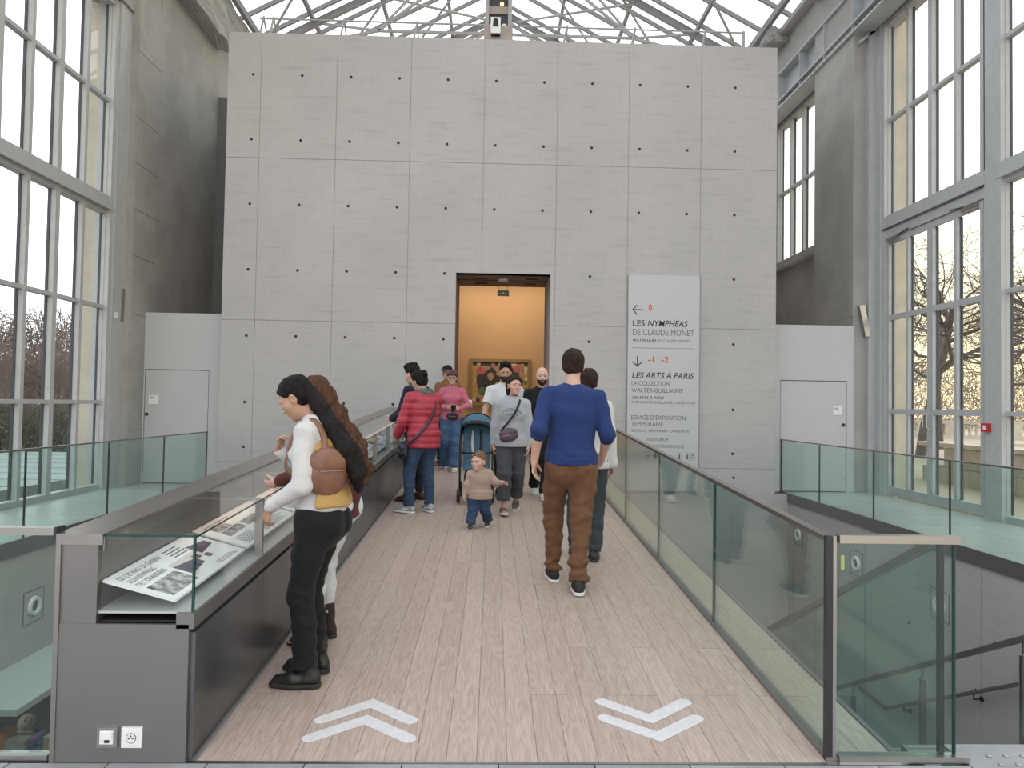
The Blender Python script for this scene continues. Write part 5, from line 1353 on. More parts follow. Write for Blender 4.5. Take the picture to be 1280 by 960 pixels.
    T.pr[0] = Shape().loft(tst[0][0], tst[1][0], (tst[0][1][0] * H * b_ + o, tst[0][1][1] * H * b_ + o), (tst[1][1][0] * H * b_ + o, tst[1][1][1] * H * b_ + o), pr_, .02, 'u', True).pr[0]
    if fem and not child:
        for q in (-1, 1): T.ell(che - Su * .035 * H + Sr * q * .042 * H + Sf * .052 * H, (.040 * H, .032 * H, .036 * H), None, .04)
    sl = tp.get('sleeve', 1.0); so = tp.get('soff', o); pads = []
    for sd in 'LR':
        q = -1 if sd == 'L' else 1
        T.loft(nek - Su * .014 * H, sho[sd] + Su * .0 * H, .026 * H + o * .8, .028 * H * b_ + o, None, .03)
        r_sh, r_el, r_wr = .030 * H * b_ + so, .025 * H * b_ + so * tp.get('elbowk', 1.1), tp.get('cuff', .018 * H + so * .8)
        if sl > .99:
            e = wri[sd] - nrm(wri[sd] - elb[sd]) * .012
            T.chain([sho[sd], elb[sd]], [r_sh, r_el], None, .025); T.loft(elb[sd], e, r_el, r_wr, None, .02); 
        elif sl > .5:
            f_ = (sl - .5) * 2; e = elb[sd] + (wri[sd] - elb[sd]) * f_; T.loft(sho[sd], elb[sd], r_sh, r_el, None, .025); T.loft(elb[sd], e, r_el, r_el * .86, None, .02)
        else:
            e = sho[sd] + (elb[sd] - sho[sd]) * sl * 2; T.loft(sho[sd], e, r_sh, r_el * 1.12, None, .025, 'u', True)
        dirv = nrm(e - (elb[sd] if sl > .5 else sho[sd]))
        pads.append((sd, e, dirv, r_wr if sl > .99 else r_el * .86))
    # neckline
    T.ell(nek + Su * .030 * H + Sf * .004 * H, (tp.get('neck', .037) * H, tp.get('neck', .037) * H, .034 * H), None, .008, 's')
    T.disp = folds(tp.get('fold', .0035), int(H * 1000) % 97, tp.get('ffr', 20), tp.get('fz', 1.0))
    gh = sp.get('gres', .010)
    if tp.get('quilt'):
        base = T.disp; q_ = f32(tp['quilt']); zc = f32(pel[2])
        T.disp = lambda P: base(P) - f32(.011) * np.abs(np.sin((P[:, 2] - zc) * f32(PI) / q_)) ** f32(.6) + f32(.004)
    tobj = sdf_obj(tp.get('name', 'sweater'), T, gh, tp['mat'], t)
    if tp.get('rib', False):
        Rb = Shape(); a0 = pel - up * hem * H; r0 = (tst[0][1][0] * H * b_ + o + .005, tst[0][1][1] * H * b_ + o + .005)
        Rb.loft(a0 - up * .004, a0 + up * .045, (r0[0] * .985, r0[1] * .985), r0, pr_, .01, 'u', True); sdf_obj('hem_band', Rb, gh * .8, tp.get('rmat', tp['mat']), tobj)
    if tp.get('cuffs'):
        for sd, e, dv, r in pads:
            Cf = Shape(); Cf.loft(e - dv * .05, e + dv * .004, r + .003, r + .0025, None, .01, 'u', True); sdf_obj('cuff', Cf, .006, tp.get('rmat', tp['mat']), tobj)
    if tp.get('collar'):
        Co = Shape(); n_ = 18; rr_ = tp.get('neck', .037) * H * 1.0
        for i in range(n_):
            a0, a1 = 2 * PI * i / n_, 2 * PI * (i + 1) / n_
            p0, p1 = [nek + Su * (.004 * H) + Sr * rr_ * math.cos(a) + Sf * rr_ * math.sin(a) - up * (.010 * H * max(0, math.sin(a))) for a in (a0, a1)]
            Co.loft(p0, p1, tp['collar'], tp['collar'], None, .006)
        sdf_obj('collar', Co, .005, tp.get('cmat', tp['mat']), tobj)
    if tp.get('vest'):
        Vs = Shape(); Vs.chain([p for p, _ in tst[:5]], [(r[0] * H * b_ + o + .009, r[1] * H * b_ + o + .009) for _, r in tst[:5]], us, .03)
        Vs.plane(pel + Sf * tp.get('vest_cut', .01), Sf, .01); Vs.plane(pel - up * (hem + .004) * H, -up, .01); Vs.disp = folds(.003, 8, 22); sdf_obj('vest', Vs, gh, tp['vest'], tobj)
    # trousers
    bt = sp['bottom']; o2 = bt.get('off', .009); Tr = Shape()
    kn_, hm_ = bt.get('knee', .036) * H, bt.get('hemr', .03) * H
    top_z = bt.get('rise', .055)
    Tr.chain([pel - up * .045 * H, pel - up * .01 * H, pel + R0 @ up * top_z * H], [(.090 * H * b_ + o2, .068 * H * b_ + o2), ((.092 if not fem else .099) * H * b_ + o2, .070 * H * b_ + o2), ((.088 if not fem else .082) * H * b_ + o2, .064 * H * b_ + o2)], pr_, .03)
    if fem or bt.get('seat'):
        for q in (-1, 1): Tr.ell(pel - up * (.028 if fem else .040) * H + pr_ * q * .042 * H - V3(0, (.042 if fem else .036) * H, 0), (.047 * H, (.042 if fem else .038) * H, .048 * H), None, .04)
    hems = []
    for sd in 'LR':
        k2 = knee[sd]; e = ank[sd] + (k2 - ank[sd]) * bt.get('crop', .05)
        thr = bt.get('thigh', .054) * H * b_ + o2
        midc = k2 * .6 + e * .4 - V3(0, .006 * H, 0)
        Tr.chain([hip[sd] - up * .005 * H, hip[sd] * .55 + k2 * .45, k2], [thr, (thr * .93 + kn_) / 2 + .004, kn_ + o2 * .5], None, .025)
        Tr.chain([k2, midc], [kn_ + o2 * .5, bt.get('calf', (kn_ + hm_) / 2 + .002)], None, .02); Tr.loft(midc, e, bt.get('calf', (kn_ + hm_) / 2 + .002), hm_, None, .02, 'u', True)
        hems.append((sd, e, nrm(e - k2), hm_))
    fb_ = folds(bt.get('fold', .0035), int(H * 777) % 89, bt.get('ffr', 24), bt.get('fz', 1.6)); kz = [knee['L'][2], knee['R'][2]]; az0 = az
    def tdisp(P):
        d = fb_(P); z = P[:, 2]
        wk = np.exp(-((z - f32(kz[0])) / f32(.09 * H)) ** 2) * .8 + np.exp(-((z - f32(az0 + .03 * H)) / f32(.07 * H)) ** 2) * f32(bt.get('stack', 1.0))
        return d * (f32(.6) + wk) + f32(.003 * bt.get('ring', 1.0)) * wk * np.sin(z * f32(95) + 2 * np.sin(P[:, 0] * 25) + P[:, 1] * 18)
    Tr.disp = tdisp
    trob = sdf_obj(bt.get('name', 'trousers'), Tr, gh, bt['mat'], t)
    if bt.get('pockets'):
        for q in (-1, 1):
            Pk = Shape(); Pk.pr = list(Tr.pr); Pk.disp = lambda P: tdisp(P) - f32(.0035)
            c_ = pel + pr_ * q * .047 * H
            for p_, n_ in ((c_ + pr_ * .030 * H, pr_), (c_ - pr_ * .030 * H, -pr_), (pel + up * (.012 * H), up), (pel - up * .062 * H, -up), (pel - V3(0, .02 * H, 0), V3(0, 1, 0))): Pk.plane(p_, n_, .003)
            sdf_obj('back_pocket', Pk, gh * .8, bt['mat'], trob)
    if bt.get('cuffs'):
        for sd, e, dv, r in hems:
            Cf = Shape(); Cf.loft(e - dv * .035 * s, e + dv * .003, r + .005, r + .006, None, .01, 'u', True); sdf_obj('turn_up', Cf, .006, bt.get('cmat', bt['mat']), trob)
    # shoes
    so_ = sp['shoes']
    for sd in 'LR':
        if so_.get('skip') == sd: continue
        ft = sp['feet'][sd][3] if len(sp['feet'][sd]) > 3 else 0.0; fp = sp['feet'][sd][4] if len(sp['feet'][sd]) > 4 else 0.0
        FR = rot(up, -ft) @ rot((1, 0, 0), fp + math.atan(gl)); k_ = H / 1.75 * (1.12 if child else 1.0) * so_.get('size', 1.0); q = -1 if sd == 'L' else 1
        g = -.045 * H                                      # sole level below the ankle
        S_ = Shape(); top = so_.get('top', .0)
        S_.chain([V3(0, -.045 * k_, g + .040 * k_), V3(0, .06 * k_, g + .040 * k_), V3(0, .150 * k_, g + .031 * k_)], [(.036 * k_, .040 * k_), (.045 * k_, .038 * k_), (.041 * k_, .026 * k_)], V3(1, 0, 0), .03)
        S_.loft(V3(0, -.028 * k_, g + .045 * k_), V3(0, -.010 * k_, .012 * k_ + top), (.034 * k_, .044 * k_), (.036 * k_, .042 * k_) if not top else (.043 * k_, .050 * k_), V3(1, 0, 0), .03, 'u', True)
        S_.plane(V3(0, 0, g + .018 * k_), (0, 0, -1)); S_.disp = folds(.0012, 4, 60)
        sob = sdf_obj(so_.get('name', 'shoe'), S_, .0065, so_['mat'], t, (FR, ank[sd]))
        def sole_fn(z0, z1, grow):
            Z = Shape(); Q = Shape().chain([V3(0, -.045 * k_, 0), V3(0, .06 * k_, 0), V3(0, .150 * k_, 0)], [(.037 * k_ + grow,) * 2, (.046 * k_ + grow,) * 2, (.040 * k_ + grow,) * 2], V3(1, 0, 0), .03)
            zc, hz = (z0 + z1) / 2, (z1 - z0) / 2
            def fn(P):
                P2 = P.copy(); P2[:, 2] = 0; d = np.full(len(P), .5, f32)
                for f_, c_, R_, kk, op in Q.pr:
                    e_ = f_(P2); h_ = np.maximum(kk - np.abs(d - e_), 0) / kk; d = np.minimum(d, e_) - h_ * h_ * f32(kk / 4)
                return np.maximum(d, np.abs(P[:, 2] - f32(zc)) - f32(hz))
            Z.add(fn, V3(0, .05 * k_, zc), .18 * k_, .004); return Z
        sdf_obj('sole', sole_fn(g, g + .024 * k_, .003), .0065, so_.get('sole', RUBK), sob, (FR, ank[sd]))
        if so_.get('laces'):
            Lc = Shape()
            for i in range(4):
                y_ = .035 * k_ + i * .019 * k_; z_ = g + (.080 - .009 * i) * k_
                Lc.loft(V3(-.020 * k_, y_, z_ - .002), V3(.020 * k_, y_ + .004, z_ - .002), .004, .004, None, .003)
            sdf_obj('laces', Lc, .0045, so_['laces'], sob, (FR, ank[sd]))
        if so_.get('stripe'):
            Sp = Shape(); Sp.loft(V3(-.046 * k_, -.02 * k_, g + .045 * k_), V3(-.047 * k_, .07 * k_, g + .040 * k_), (.004, .014), (.004, .010), V3(1, 0, 0), .004); Sp.loft(V3(.046 * k_, -.02 * k_, g + .045 * k_), V3(.047 * k_, .07 * k_, g + .040 * k_), (.004, .014), (.004, .010), V3(1, 0, 0), .004)
            sdf_obj('side_stripe', Sp, .005, so_['stripe'], sob, (FR, ank[sd]))
    J = dict(t=t, pel=pel, wai=wai, che=che, nek=nek, sho=sho, elb=elb, wri=wri, hip=hip, knee=knee, ank=ank, Sr=Sr, Sf=Sf, Su=Su, HR=HR, hc=hc, hs=hs, H=H, top=tobj, R=np.array(Matrix.Rotation(sp['rot'], 3, 'Z')), pos=V3(sp['pos']))
    J['w'] = lambda p: J['pos'] + J['R'] @ np.asarray(p, float)
    return J
def glasses(J, m):
    mb = MB(); R, o, s = J['HR'], J['hc'], J['hs']
    def w(p): return o + R @ (V3(p) * s)
    for q in (-1, 1):
        ring = [w((q * .033 + .024 * math.cos(a), .103 - abs(.024 * math.cos(a)) * .15, -.002 + .020 * math.sin(a))) for a in np.linspace(0, 2 * PI, 15)]
        mb.tube(ring, .0028 * s, 5); mb.tube([w((q * .057, .098, .004)), w((q * .078, .02, .006)), w((q * .080, -.01, -.004))], .0025 * s, 5)
    mb.tube([w((-.010, .106, .003)), w((.010, .106, .003))], .0025 * s, 5)
    return mb.build('glasses', m, J['t'], local=True, smooth=True)
def strap(name, pts, w, th, m, parent=None, n=28, local=False, closed=False):
    """a flat band through world points (smooth)"""
    P = [Vector(p) for p in pts]; out = []
    N_ = len(P)
    for i in range(N_ if closed else N_ - 1):
        p0, p1, p2, p3 = (P[(i - 1) % N_], P[i], P[(i + 1) % N_], P[(i + 2) % N_]) if closed else (P[max(i - 1, 0)], P[i], P[i + 1], P[min(i + 2, N_ - 1)])
        for k in range(6):
            u = k / 6; out.append(.5 * ((2 * p1) + (p2 - p0) * u + (2 * p0 - 5 * p1 + 4 * p2 - p3) * u * u + (3 * p1 - p0 - 3 * p2 + p3) * u ** 3))
    if not closed: out.append(P[-1])
    out = [np.array(q) for q in out]
    return out
def band(name, pts, w, th, m, parent, local, nrmf, closed=False):
    Q = strap(name, pts, w, th, m, closed=closed); mb = MB(); V, F = [], []; n = len(Q)
    for i, p in enumerate(Q):
        t_ = nrm((Q[(i + 1) % n] if (closed or i < n - 1) else Q[i]) - (Q[i - 1] if (closed or i > 0) else Q[i])); nn = nrm(np.asarray(nrmf(p), float)); nn = nrm(nn - nn.dot(t_) * t_); u = np.cross(t_, nn)
        V += [p - u * w / 2, p + u * w / 2, p + u * w / 2 + nn * th, p - u * w / 2 + nn * th]
    for i in range(n if closed else n - 1):
        j = (i + 1) % n
        for a in range(4): b = (a + 1) % 4; F.append((i * 4 + a, i * 4 + b, j * 4 + b, j * 4 + a))
    if not closed: F += [(0, 3, 2, 1), tuple((n - 1) * 4 + k for k in range(4))]
    o = add(name, V, F, m, parent, local, True); fixn(o); return o
# ---- cloth palette
C_ = {}
C_['white_knit'] = cloth('white_knit', (.54, .53, .535)); C_['mustard'] = cloth('mustard_wool', (.42, .27, .10)); C_['black_denim'] = cloth('black_denim', (.010, .0105, .012), .8)
C_['black_leather'] = mat('black_leather', (.012, .012, .012), .4, var=.2, scale=20, bump=.1); C_['white_denim'] = cloth('white_denim', (.55, .56, .58)); C_['maroon'] = cloth('maroon_knit', (.075, .022, .018))
C_['brown_suede'] = mat('dark_brown_suede', (.035, .02, .014), .9, var=.3, scale=30); C_['tan_leather'] = mat('tan_leather', (.18, .08, .048), .45, var=.2, scale=14, bump=.1)
C_['red_nylon'] = mat('red_quilted_nylon', (.33, .022, .045), .5, var=.15, scale=10, bump=.1, bscale=60); C_['denim'] = cloth('blue_denim', (.033, .058, .11), .85, var=.30, scale=5); C_['denim2'] = cloth('wide_blue_denim', (.055, .10, .19), .85, var=.3, scale=5)
C_['grey_scarf'] = cloth('grey_scarf', (.10, .11, .11), var=.5, scale=60); C_['navy'] = cloth('navy_jacket', (.014, .018, .030)); C_['navy_bag'] = mat('navy_leather', (.018, .025, .04), .5, var=.2, scale=20)
C_['dark'] = cloth('charcoal_cotton', (.022, .022, .025)); C_['pink'] = cloth('pink_knit', (.46, .13, .19)); C_['beanie'] = cloth('mauve_beanie', (.11, .045, .055), bump=.6, bscale=120, stretch=(1, 1, .2))
C_['brown_coat'] = cloth('brown_jacket', (.20, .10, .045)); C_['beige'] = cloth('beige_sweatshirt', (.37, .27, .22)); C_['grey_marl'] = cloth('grey_marl_jersey', (.33, .345, .375), var=.1, scale=80)
C_['charcoal'] = cloth('charcoal_trousers', (.055, .058, .066)); C_['white_tee'] = cloth('white_tshirt', (.54, .55, .57)); C_['black_knit'] = cloth('black_knit', (.010, .010, .012)); C_['royal'] = cloth('royal_blue_sweatshirt', (.019, .038, .13), var=.1, scale=60)
C_['brown_chino'] = cloth('brown_chinos', (.135, .066, .035), var=.14, scale=20); C_['purple'] = mat('plum_leather', (.075, .04, .065), .5, var=.2, scale=20); C_['grey_trs'] = cloth('slate_trousers', (.045, .052, .060))
C_['sneak_grey'] = mat('grey_mesh_sneaker', (.30, .31, .32), .8, var=.5, scale=40); C_['sneak_black'] = mat('black_sneaker', (.012, .012, .013), .7); C_['sneak_brown'] = mat('taupe_sneaker', (.10, .08, .07), .8); C_['sneak_white'] = mat('white_sneaker', (.62, .62, .62), .6); C_['brown_shoe'] = mat('brown_leather_shoe', (.06, .025, .014), .5)
C_['cream'] = cloth('cream_cap', (.48, .40, .28)); C_['black_strap'] = mat('black_webbing', (.012, .012, .013), .7); C_['strap_white'] = mat('white_straps', (.5, .5, .5), .6)
SK = {'light': ('light', (.52, .31, .24)), 'fair': ('fair', (.56, .35, .28)), 'olive': ('olive', (.42, .25, .175))}
P1 = make_person(dict(pos=(-.974, 3.851, .043), rot=math.radians(80), H=1.605, sex='f', res=.0055, gres=.008, label='woman in black jeans and white sleeves leaning over the display case', skin=SK['olive'],
    feet={'L': (-.085, -.055, 0, -.12), 'R': (.095, -.03, 0, .05)}, pelvis=(0, -.085), lean=.10, hpitch=.62, hyaw=.10, head=.97,
    arms={'L': dict(w=(-.165, .125, .915), pole=(-.35, -1, -.2), f=(.05, .35, -1), th=(.6, .8, .3), n=(1, -.5, 0), curl=(.5, .7, .5)), 'R': dict(w=(.06, .19, 1.19), pole=(.7, -.6, -1), f=(-.25, -.25, 1), th=(-1, .2, 0), n=(-.2, -1, 0), curl=(.7, .8, .5))},
    hair=dict(style='long', col='black', fall=[(.0, -.14, 1.31), (-.01, -.225, 1.20), (.02, -.27, 1.08), (.05, -.27, .99)], width=[.06, .085, .095, .08, .03], locks=[((.0, -.07, 1.40), (-.065, -.10, 1.24), .04, .04), ((-.065, -.10, 1.24), (-.06, -.17, 1.12), .04, .02)]),
    top=dict(mat=C_['white_knit'], off=.008, hem=-.035, name='jumper', vest=C_['mustard'], vest_cut=-.045, cuffs=True), bottom=dict(mat=C_['black_denim'], knee=.038, hemr=.040, thigh=.055, ring=.35, fold=.0025, name='jeans', crop=.08, seat=True, rise=.085, calf=.060, pockets=True), shoes=dict(mat=C_['black_leather'], sole=RUBK, top=.085, name='boot', size=1.05, laces=C_['black_strap'])))
P2 = make_person(dict(pos=(-.99, 4.36, .067), rot=math.radians(72), H=1.58, sex='f', label='woman in white jeans and maroon top half hidden behind the first woman', skin=SK['light'],
    feet={'L': (-.075, .0, 0, -.1), 'R': (.085, .03, 0, .1)}, pelvis=(0.0, -.07), lean=.14, hpitch=.45, hyaw=.1,
    arms={'L': dict(w=(-.12, .25, .95), pole=(-.4, -1, 0)), 'R': dict(w=(.12, .28, .95), pole=(.4, -1, 0))},
    hair=dict(style='long', col='brown', fall=[(.03, -.10, 1.26), (.06, -.17, 1.16), (.09, -.20, 1.04), (.10, -.20, .95)], width=[.06, .085, .095, .085, .04], wave=.012),
    top=dict(mat=C_['maroon'], off=.010, hem=.06, name='top'), bottom=dict(mat=C_['white_denim'], knee=.037, hemr=.030, name='jeans', crop=.22, seat=True, calf=.052), shoes=dict(mat=C_['brown_suede'], sole=RUBK, top=.12, name='boot')))
P3 = make_person(dict(pos=(-.80, 8.2, .265), rot=math.radians(35), H=1.59, sex='m', label='person in a red quilted jacket and jeans seen from behind at the case', skin=SK['olive'], build=1.0,
    feet={'L': (-.13, .03, 0, -.55), 'R': (.10, -.04, 0, .1)}, pelvis=(0.02, -.02), lean=.05, hpitch=.35, hyaw=.25,
    arms={'L': dict(w=(-.20, .20, .86), pole=(-.5, -1, -.2)), 'R': dict(w=(.10, .27, .95), pole=(.6, -1, -.3))}, hair=dict(style='bun', col='black', vol=1.14),
    top=dict(mat=C_['red_nylon'], off=.026, soff=.022, hem=.075, name='jacket', quilt=.075, fold=.003, neck=.04, loose=1.02, cuff=.05), bottom=dict(mat=C_['denim'], knee=.041, hemr=.036, thigh=.056, name='jeans', crop=.03, stack=1.6), shoes=dict(mat=C_['sneak_grey'], sole=RUB, laces=RUB, stripe=RUB, name='sneaker', size=1.08)))
P4 = make_person(dict(pos=(-.93, 8.92, .30), rot=math.radians(62), H=1.66, sex='m', label='person in a dark navy jacket hidden behind the red jacket', skin=SK['light'],
    feet={'L': (-.1, .02, 0, -.3), 'R': (.09, .0, 0, .1)}, lean=.08, hpitch=.3, pelvis=(0, -.03),
    arms={'L': dict(w=(-.12, .28, 1.0), pole=(-.6, -1, 0)), 'R': dict(w=(.12, .30, 1.0), pole=(.6, -1, 0))}, hair=dict(style='quiff', col='black', vol=1.05),
    top=dict(mat=C_['navy'], off=.024, hem=.08, name='jacket', cuffs=False), bottom=dict(mat=C_['dark'], name='trousers'), shoes=dict(mat=C_['brown_shoe'], sole=RUBK)))
P5 = make_person(dict(pos=(-.63, 11.58, .438), rot=PI, H=1.58, sex='f', label='woman in a pink jumper and wide blue jeans holding a phone', skin=SK['light'],
    feet={'L': (-.06, .16, 0, .15), 'R': (.10, -.10, 0, -.1)}, pelvis=(.02, 0), hpitch=.1, hyaw=-.05, twist=.1,
    arms={'L': dict(w=(-.10, .20, .97), pole=(-1, -.5, -.2), f=(.6, .6, .1), th=(0, .2, 1), n=(.6, -.4, 0), curl=(.6, .8, .6)), 'R': dict(w=(.07, .20, .99), pole=(1, -.5, -.2), f=(-.5, .6, .1), th=(0, .2, 1), n=(-.6, -.4, 0), curl=(.6, .8, .6))},
    hair=dict(style='short', col='dark'), top=dict(mat=C_['pink'], off=.010, hem=.02, collar=.012, neck=.034, cuffs=True, rib=True), bottom=dict(mat=C_['denim2'], knee=.058, hemr=.070, thigh=.060, calf=.105, name='jeans', crop=.0, stack=.4, rise=.07), shoes=dict(mat=C_['sneak_white'], sole=RUB)))
P6 = make_person(dict(pos=(-.76, 12.12, .463), rot=math.radians(152), H=1.64, sex='m', label='man in a black cap and brown jacket behind the pink jumper', skin=SK['olive'],
    feet={'L': (-.1, .0, 0), 'R': (.1, .03, 0)}, hyaw=.15, arms={'L': dict(w=(-.22, .05, .80)), 'R': dict(w=(.22, .05, .80))}, hair=dict(style='short', col='black'), beard=False,
    top=dict(mat=C_['brown_coat'], off=.022, hem=.06, name='jacket', collar=.016), bottom=dict(mat=C_['dark']), shoes=dict(mat=C_['brown_shoe'], sole=RUBK)))
P7 = make_person(dict(pos=(-.116, 7.467, .228), rot=PI - .05, H=.80, child=True, sex='m', build=1.28, head=1.11, res=.005, gres=.006, handk=.78, label='toddler in a beige sweatshirt and jeans walking with one arm out', skin=SK['fair'], 
    feet={'L': (-.085, -.10, .012, .15, -.25), 'R': (.085, .09, 0, -.1)}, lean=.03, hyaw=-.55, hpitch=.05,
    arms={'L': dict(w=(-.235, .10, .475), pole=(-.3, -.5, -1), f=(-1, .3, -.15), th=(0, .6, .8), n=(0, .3, -1)), 'R': dict(w=(.165, .07, .31), pole=(1, -.6, 0), f=(0, .2, -1))}, hair=dict(style='child', col='light', vol=.95), brows=False,
    top=dict(mat=C_['beige'], off=.016, soff=.012, hem=.06, name='sweatshirt', cuffs=True, rib=True, collar=.008, neck=.05, fold=.003, ffr=34, cuff=.022, loose=1.10), bottom=dict(mat=C_['denim'], knee=.062, hemr=.058, thigh=.075, calf=.05, name='jeans', crop=.12, cuffs=True, fold=.003, ffr=40), shoes=dict(mat=C_['charcoal'], sole=RUB, laces=RUB, stripe=RUB, name='sneaker')))
P8 = make_person(dict(pos=(.216, 8.265, .269), rot=PI, H=1.555, sex='f', label='woman in a grey sweatshirt with a plum bag walking nearer', skin=SK['light'],
    feet={'L': (-.075, -.20, .02, .1, -.25), 'R': (.075, .14, 0, -.1, .15)}, pelvis=(-.01, .0), hyaw=.42, hpitch=.02, drop=.01,
    arms={'L': dict(w=(-.21, .06, .715), pole=(-1, -.6, 0), f=(.12, .25, -1), th=(0, 1, 0), n=(1, 0, 0)), 'R': dict(w=(.205, -.03, .70), pole=(1, -.6, 0), f=(-.05, .15, -1), th=(0, 1, 0), n=(-1, 0, 0))}, hair=dict(style='tied', col='dark', strands=True),
    top=dict(mat=C_['grey_marl'], off=.026, soff=.020, hem=.035, name='sweatshirt', cuffs=True, rib=True, collar=.009, fold=.006, ffr=15, loose=1.04, cuff=.036), bottom=dict(mat=C_['charcoal'], knee=.050, hemr=.050, thigh=.058, calf=.082, crop=.24, fold=.004), shoes=dict(mat=C_['sneak_brown'], sole=RUB, laces=RUB, name='sneaker')))
P9 = make_person(dict(pos=(.191, 9.46, .33), rot=PI, H=1.715, sex='m', label='bearded man in a white t-shirt pushing the stroller', skin=SK['olive'],
    feet={'L': (-.08, -.12, .02, .1, -.2), 'R': (.09, .14, 0, -.1)}, pelvis=(.03, -.06), lean=.06, hpitch=.12,
    arms={'L': dict(w=(-.24, .06, .82), pole=(-.6, -1, 0)), 'R': dict(w=(.30, .17, .89), pole=(.7, -1, .1), f=(.0, .8, -.4), th=(-1, 0, .2), n=(0, -.3, -1), curl=(.7, .9, .6))}, hair=dict(style='quiff', col='black'), beard=True,
    top=dict(mat=C_['white_tee'], off=.016, hem=.06, sleeve=.36, name='t_shirt', collar=.007, neck=.035), bottom=dict(mat=C_['dark']), shoes=dict(mat=C_['sneak_black'], sole=RUB)))
P10 = make_person(dict(pos=(.633, 9.317, .322), rot=PI, H=1.69, sex='m', label='bald bearded man in a black jumper and white sneakers', skin=SK['fair'],
    feet={'L': (-.04, .24, 0, .05, .1), 'R': (.07, -.16, .03, -.1, -.3)}, lean=.02, hpitch=.08,
    arms={'L': dict(w=(-.25, .02, .78)), 'R': dict(w=(.25, .08, .80))}, hair=dict(style='bald'), beard=True,
    top=dict(mat=C_['black_knit'], off=.013, hem=.05, name='jumper', collar=.009, cmat=C_['white_tee'], cuffs=True), bottom=dict(mat=C_['black_denim'], knee=.044, hemr=.042, name='trousers', calf=.066, crop=.02), shoes=dict(mat=C_['sneak_white'], sole=RUB, laces=RUB, name='sneaker')))
P11 = make_person(dict(pos=(.571, 5.484, .127), rot=0.0, H=1.81, sex='m', res=.0055, gres=.008, label='man in a royal blue sweatshirt and brown trousers seen from behind', skin=SK['fair'], build=1.02,
    feet={'L': (-.075, .16, 0, -.08), 'R': (.085, -.17, .0, .08, -.06)}, pelvis=(.035, .0), lean=.03, side=.015, hyaw=-.12, hpitch=.06,
    arms={'L': dict(w=(-.245, -.01, .945), pole=(-.25, -1, 0), f=(-.02, .08, -1), th=(.35, 1, 0), n=(1, -.3, 0), curl=(.25, .4, .3), splay=.10), 'R': dict(w=(.30, .16, .985), pole=(.25, -1, -.1), f=(-.1, .6, -.6), th=(-.3, .6, .6), n=(-1, 0, 0))}, hair=dict(style='short', col='dark', vol=1.03),
    top=dict(mat=C_['royal'], off=.012, soff=.013, hem=.012, sleeve=.60, name='sweatshirt', rib=True, cuffs=True, collar=.009, fold=.005, ffr=16), bottom=dict(mat=C_['brown_chino'], knee=.044, hemr=.036, thigh=.057, calf=.066, crop=.02, stack=2.0, fold=.0065, ffr=20, seat=True, pockets=True), shoes=dict(mat=C_['sneak_black'], sole=RUB, name='sneaker')))
P12 = make_person(dict(pos=(.84, 6.294, .168), rot=-.05, H=1.63, sex='f', label='person in a white jumper half hidden behind the man in royal blue', skin=SK['light'],
    feet={'L': (-.09, .08, 0, -.1), 'R': (.06, -.06, 0, .1)}, hpitch=.1, 
    arms={'L': dict(w=(-.22, .0, .78)), 'R': dict(w=(.225, -.02, .76), pole=(.25, -1, 0), f=(0, .1, -1), th=(-.3, 1, 0), n=(-1, 0, 0), curl=(.4, .5, .4))}, hair=dict(style='short', col='dark', vol=1.04),
    top=dict(mat=C_['white_knit'], off=.016, soff=.015, hem=.05, name='jumper', cuffs=True, fold=.005), bottom=dict(mat=C_['grey_trs'], knee=.043, hemr=.040, crop=.02), shoes=dict(mat=C_['black_leather'], sole=RUBK)))
P13 = make_person(dict(pos=(-4.86, 7.9, -3.5), rot=math.radians(200), H=1.66, sex='m', res=.008, slope=0.0, label='person in a cream cap and dark coat on the lower level under the left walkway', skin=SK['light'],
    feet={'L': (-.1, .0, 0), 'R': (.1, .03, 0)}, hpitch=.5, lean=.1, arms={'L': dict(w=(-.25, .30, 1.25), pole=(-1, -.2, -.4)), 'R': dict(w=(.15, .32, 1.0), pole=(1, -.4, -.3))}, hair=dict(style='short', col='dark'),
    top=dict(mat=C_['dark'], off=.03, hem=.1, name='coat'), bottom=dict(mat=C_['dark']), shoes=dict(mat=C_['sneak_black'])))

# ---- what they wear on their heads and faces
def hat(J, kind, m):
    X = (J['HR'] * J['hs'], J['hc']); S_ = Shape()
    if kind == 'beanie':
        S_.ell((0, -.014, .055), (.090, .108, .085), None, .02); S_.ell((0, -.05, .02), (.088, .075, .07), None, .02); S_.plane((0, 0, .030), (0, .22, -1), .006); S_.disp = folds(.002, 3, 60)
        o = sdf_obj('beanie', S_, .006, m, J['t'], X)
        B2 = Shape(); B2.ell((0, -.014, .045), (.0945, .113, .07), None, .02); B2.plane((0, 0, .068), (0, -.22, 1), .006); B2.plane((0, 0, .022), (0, .22, -1), .006); sdf_obj('brim', B2, .006, m, o, X)
    else:
        S_.ell((0, -.012, .058), (.086, .104, .075), None, .02); S_.plane((0, 0, .045), (0, 0, -1), .005)
        o = sdf_obj('cap', S_, .006, m, J['t'], X)
        V = Shape(); V.ell((0, .105, .050), (.072, .075, .007), np.array(Matrix.Rotation(-.2, 3, 'X')), .004); V.plane((0, .07, 0), (0, -1, 0), .004); sdf_obj('visor', V, .005, m, o, X)
hat(P5, 'beanie', C_['beanie']); hat(P6, 'cap', C_['black_knit']); hat(P13, 'cap', C_['cream'])
glasses(P5, M['black']); glasses(P6, M['black'])
Sc = Shape(); J = P3                                   # scarf
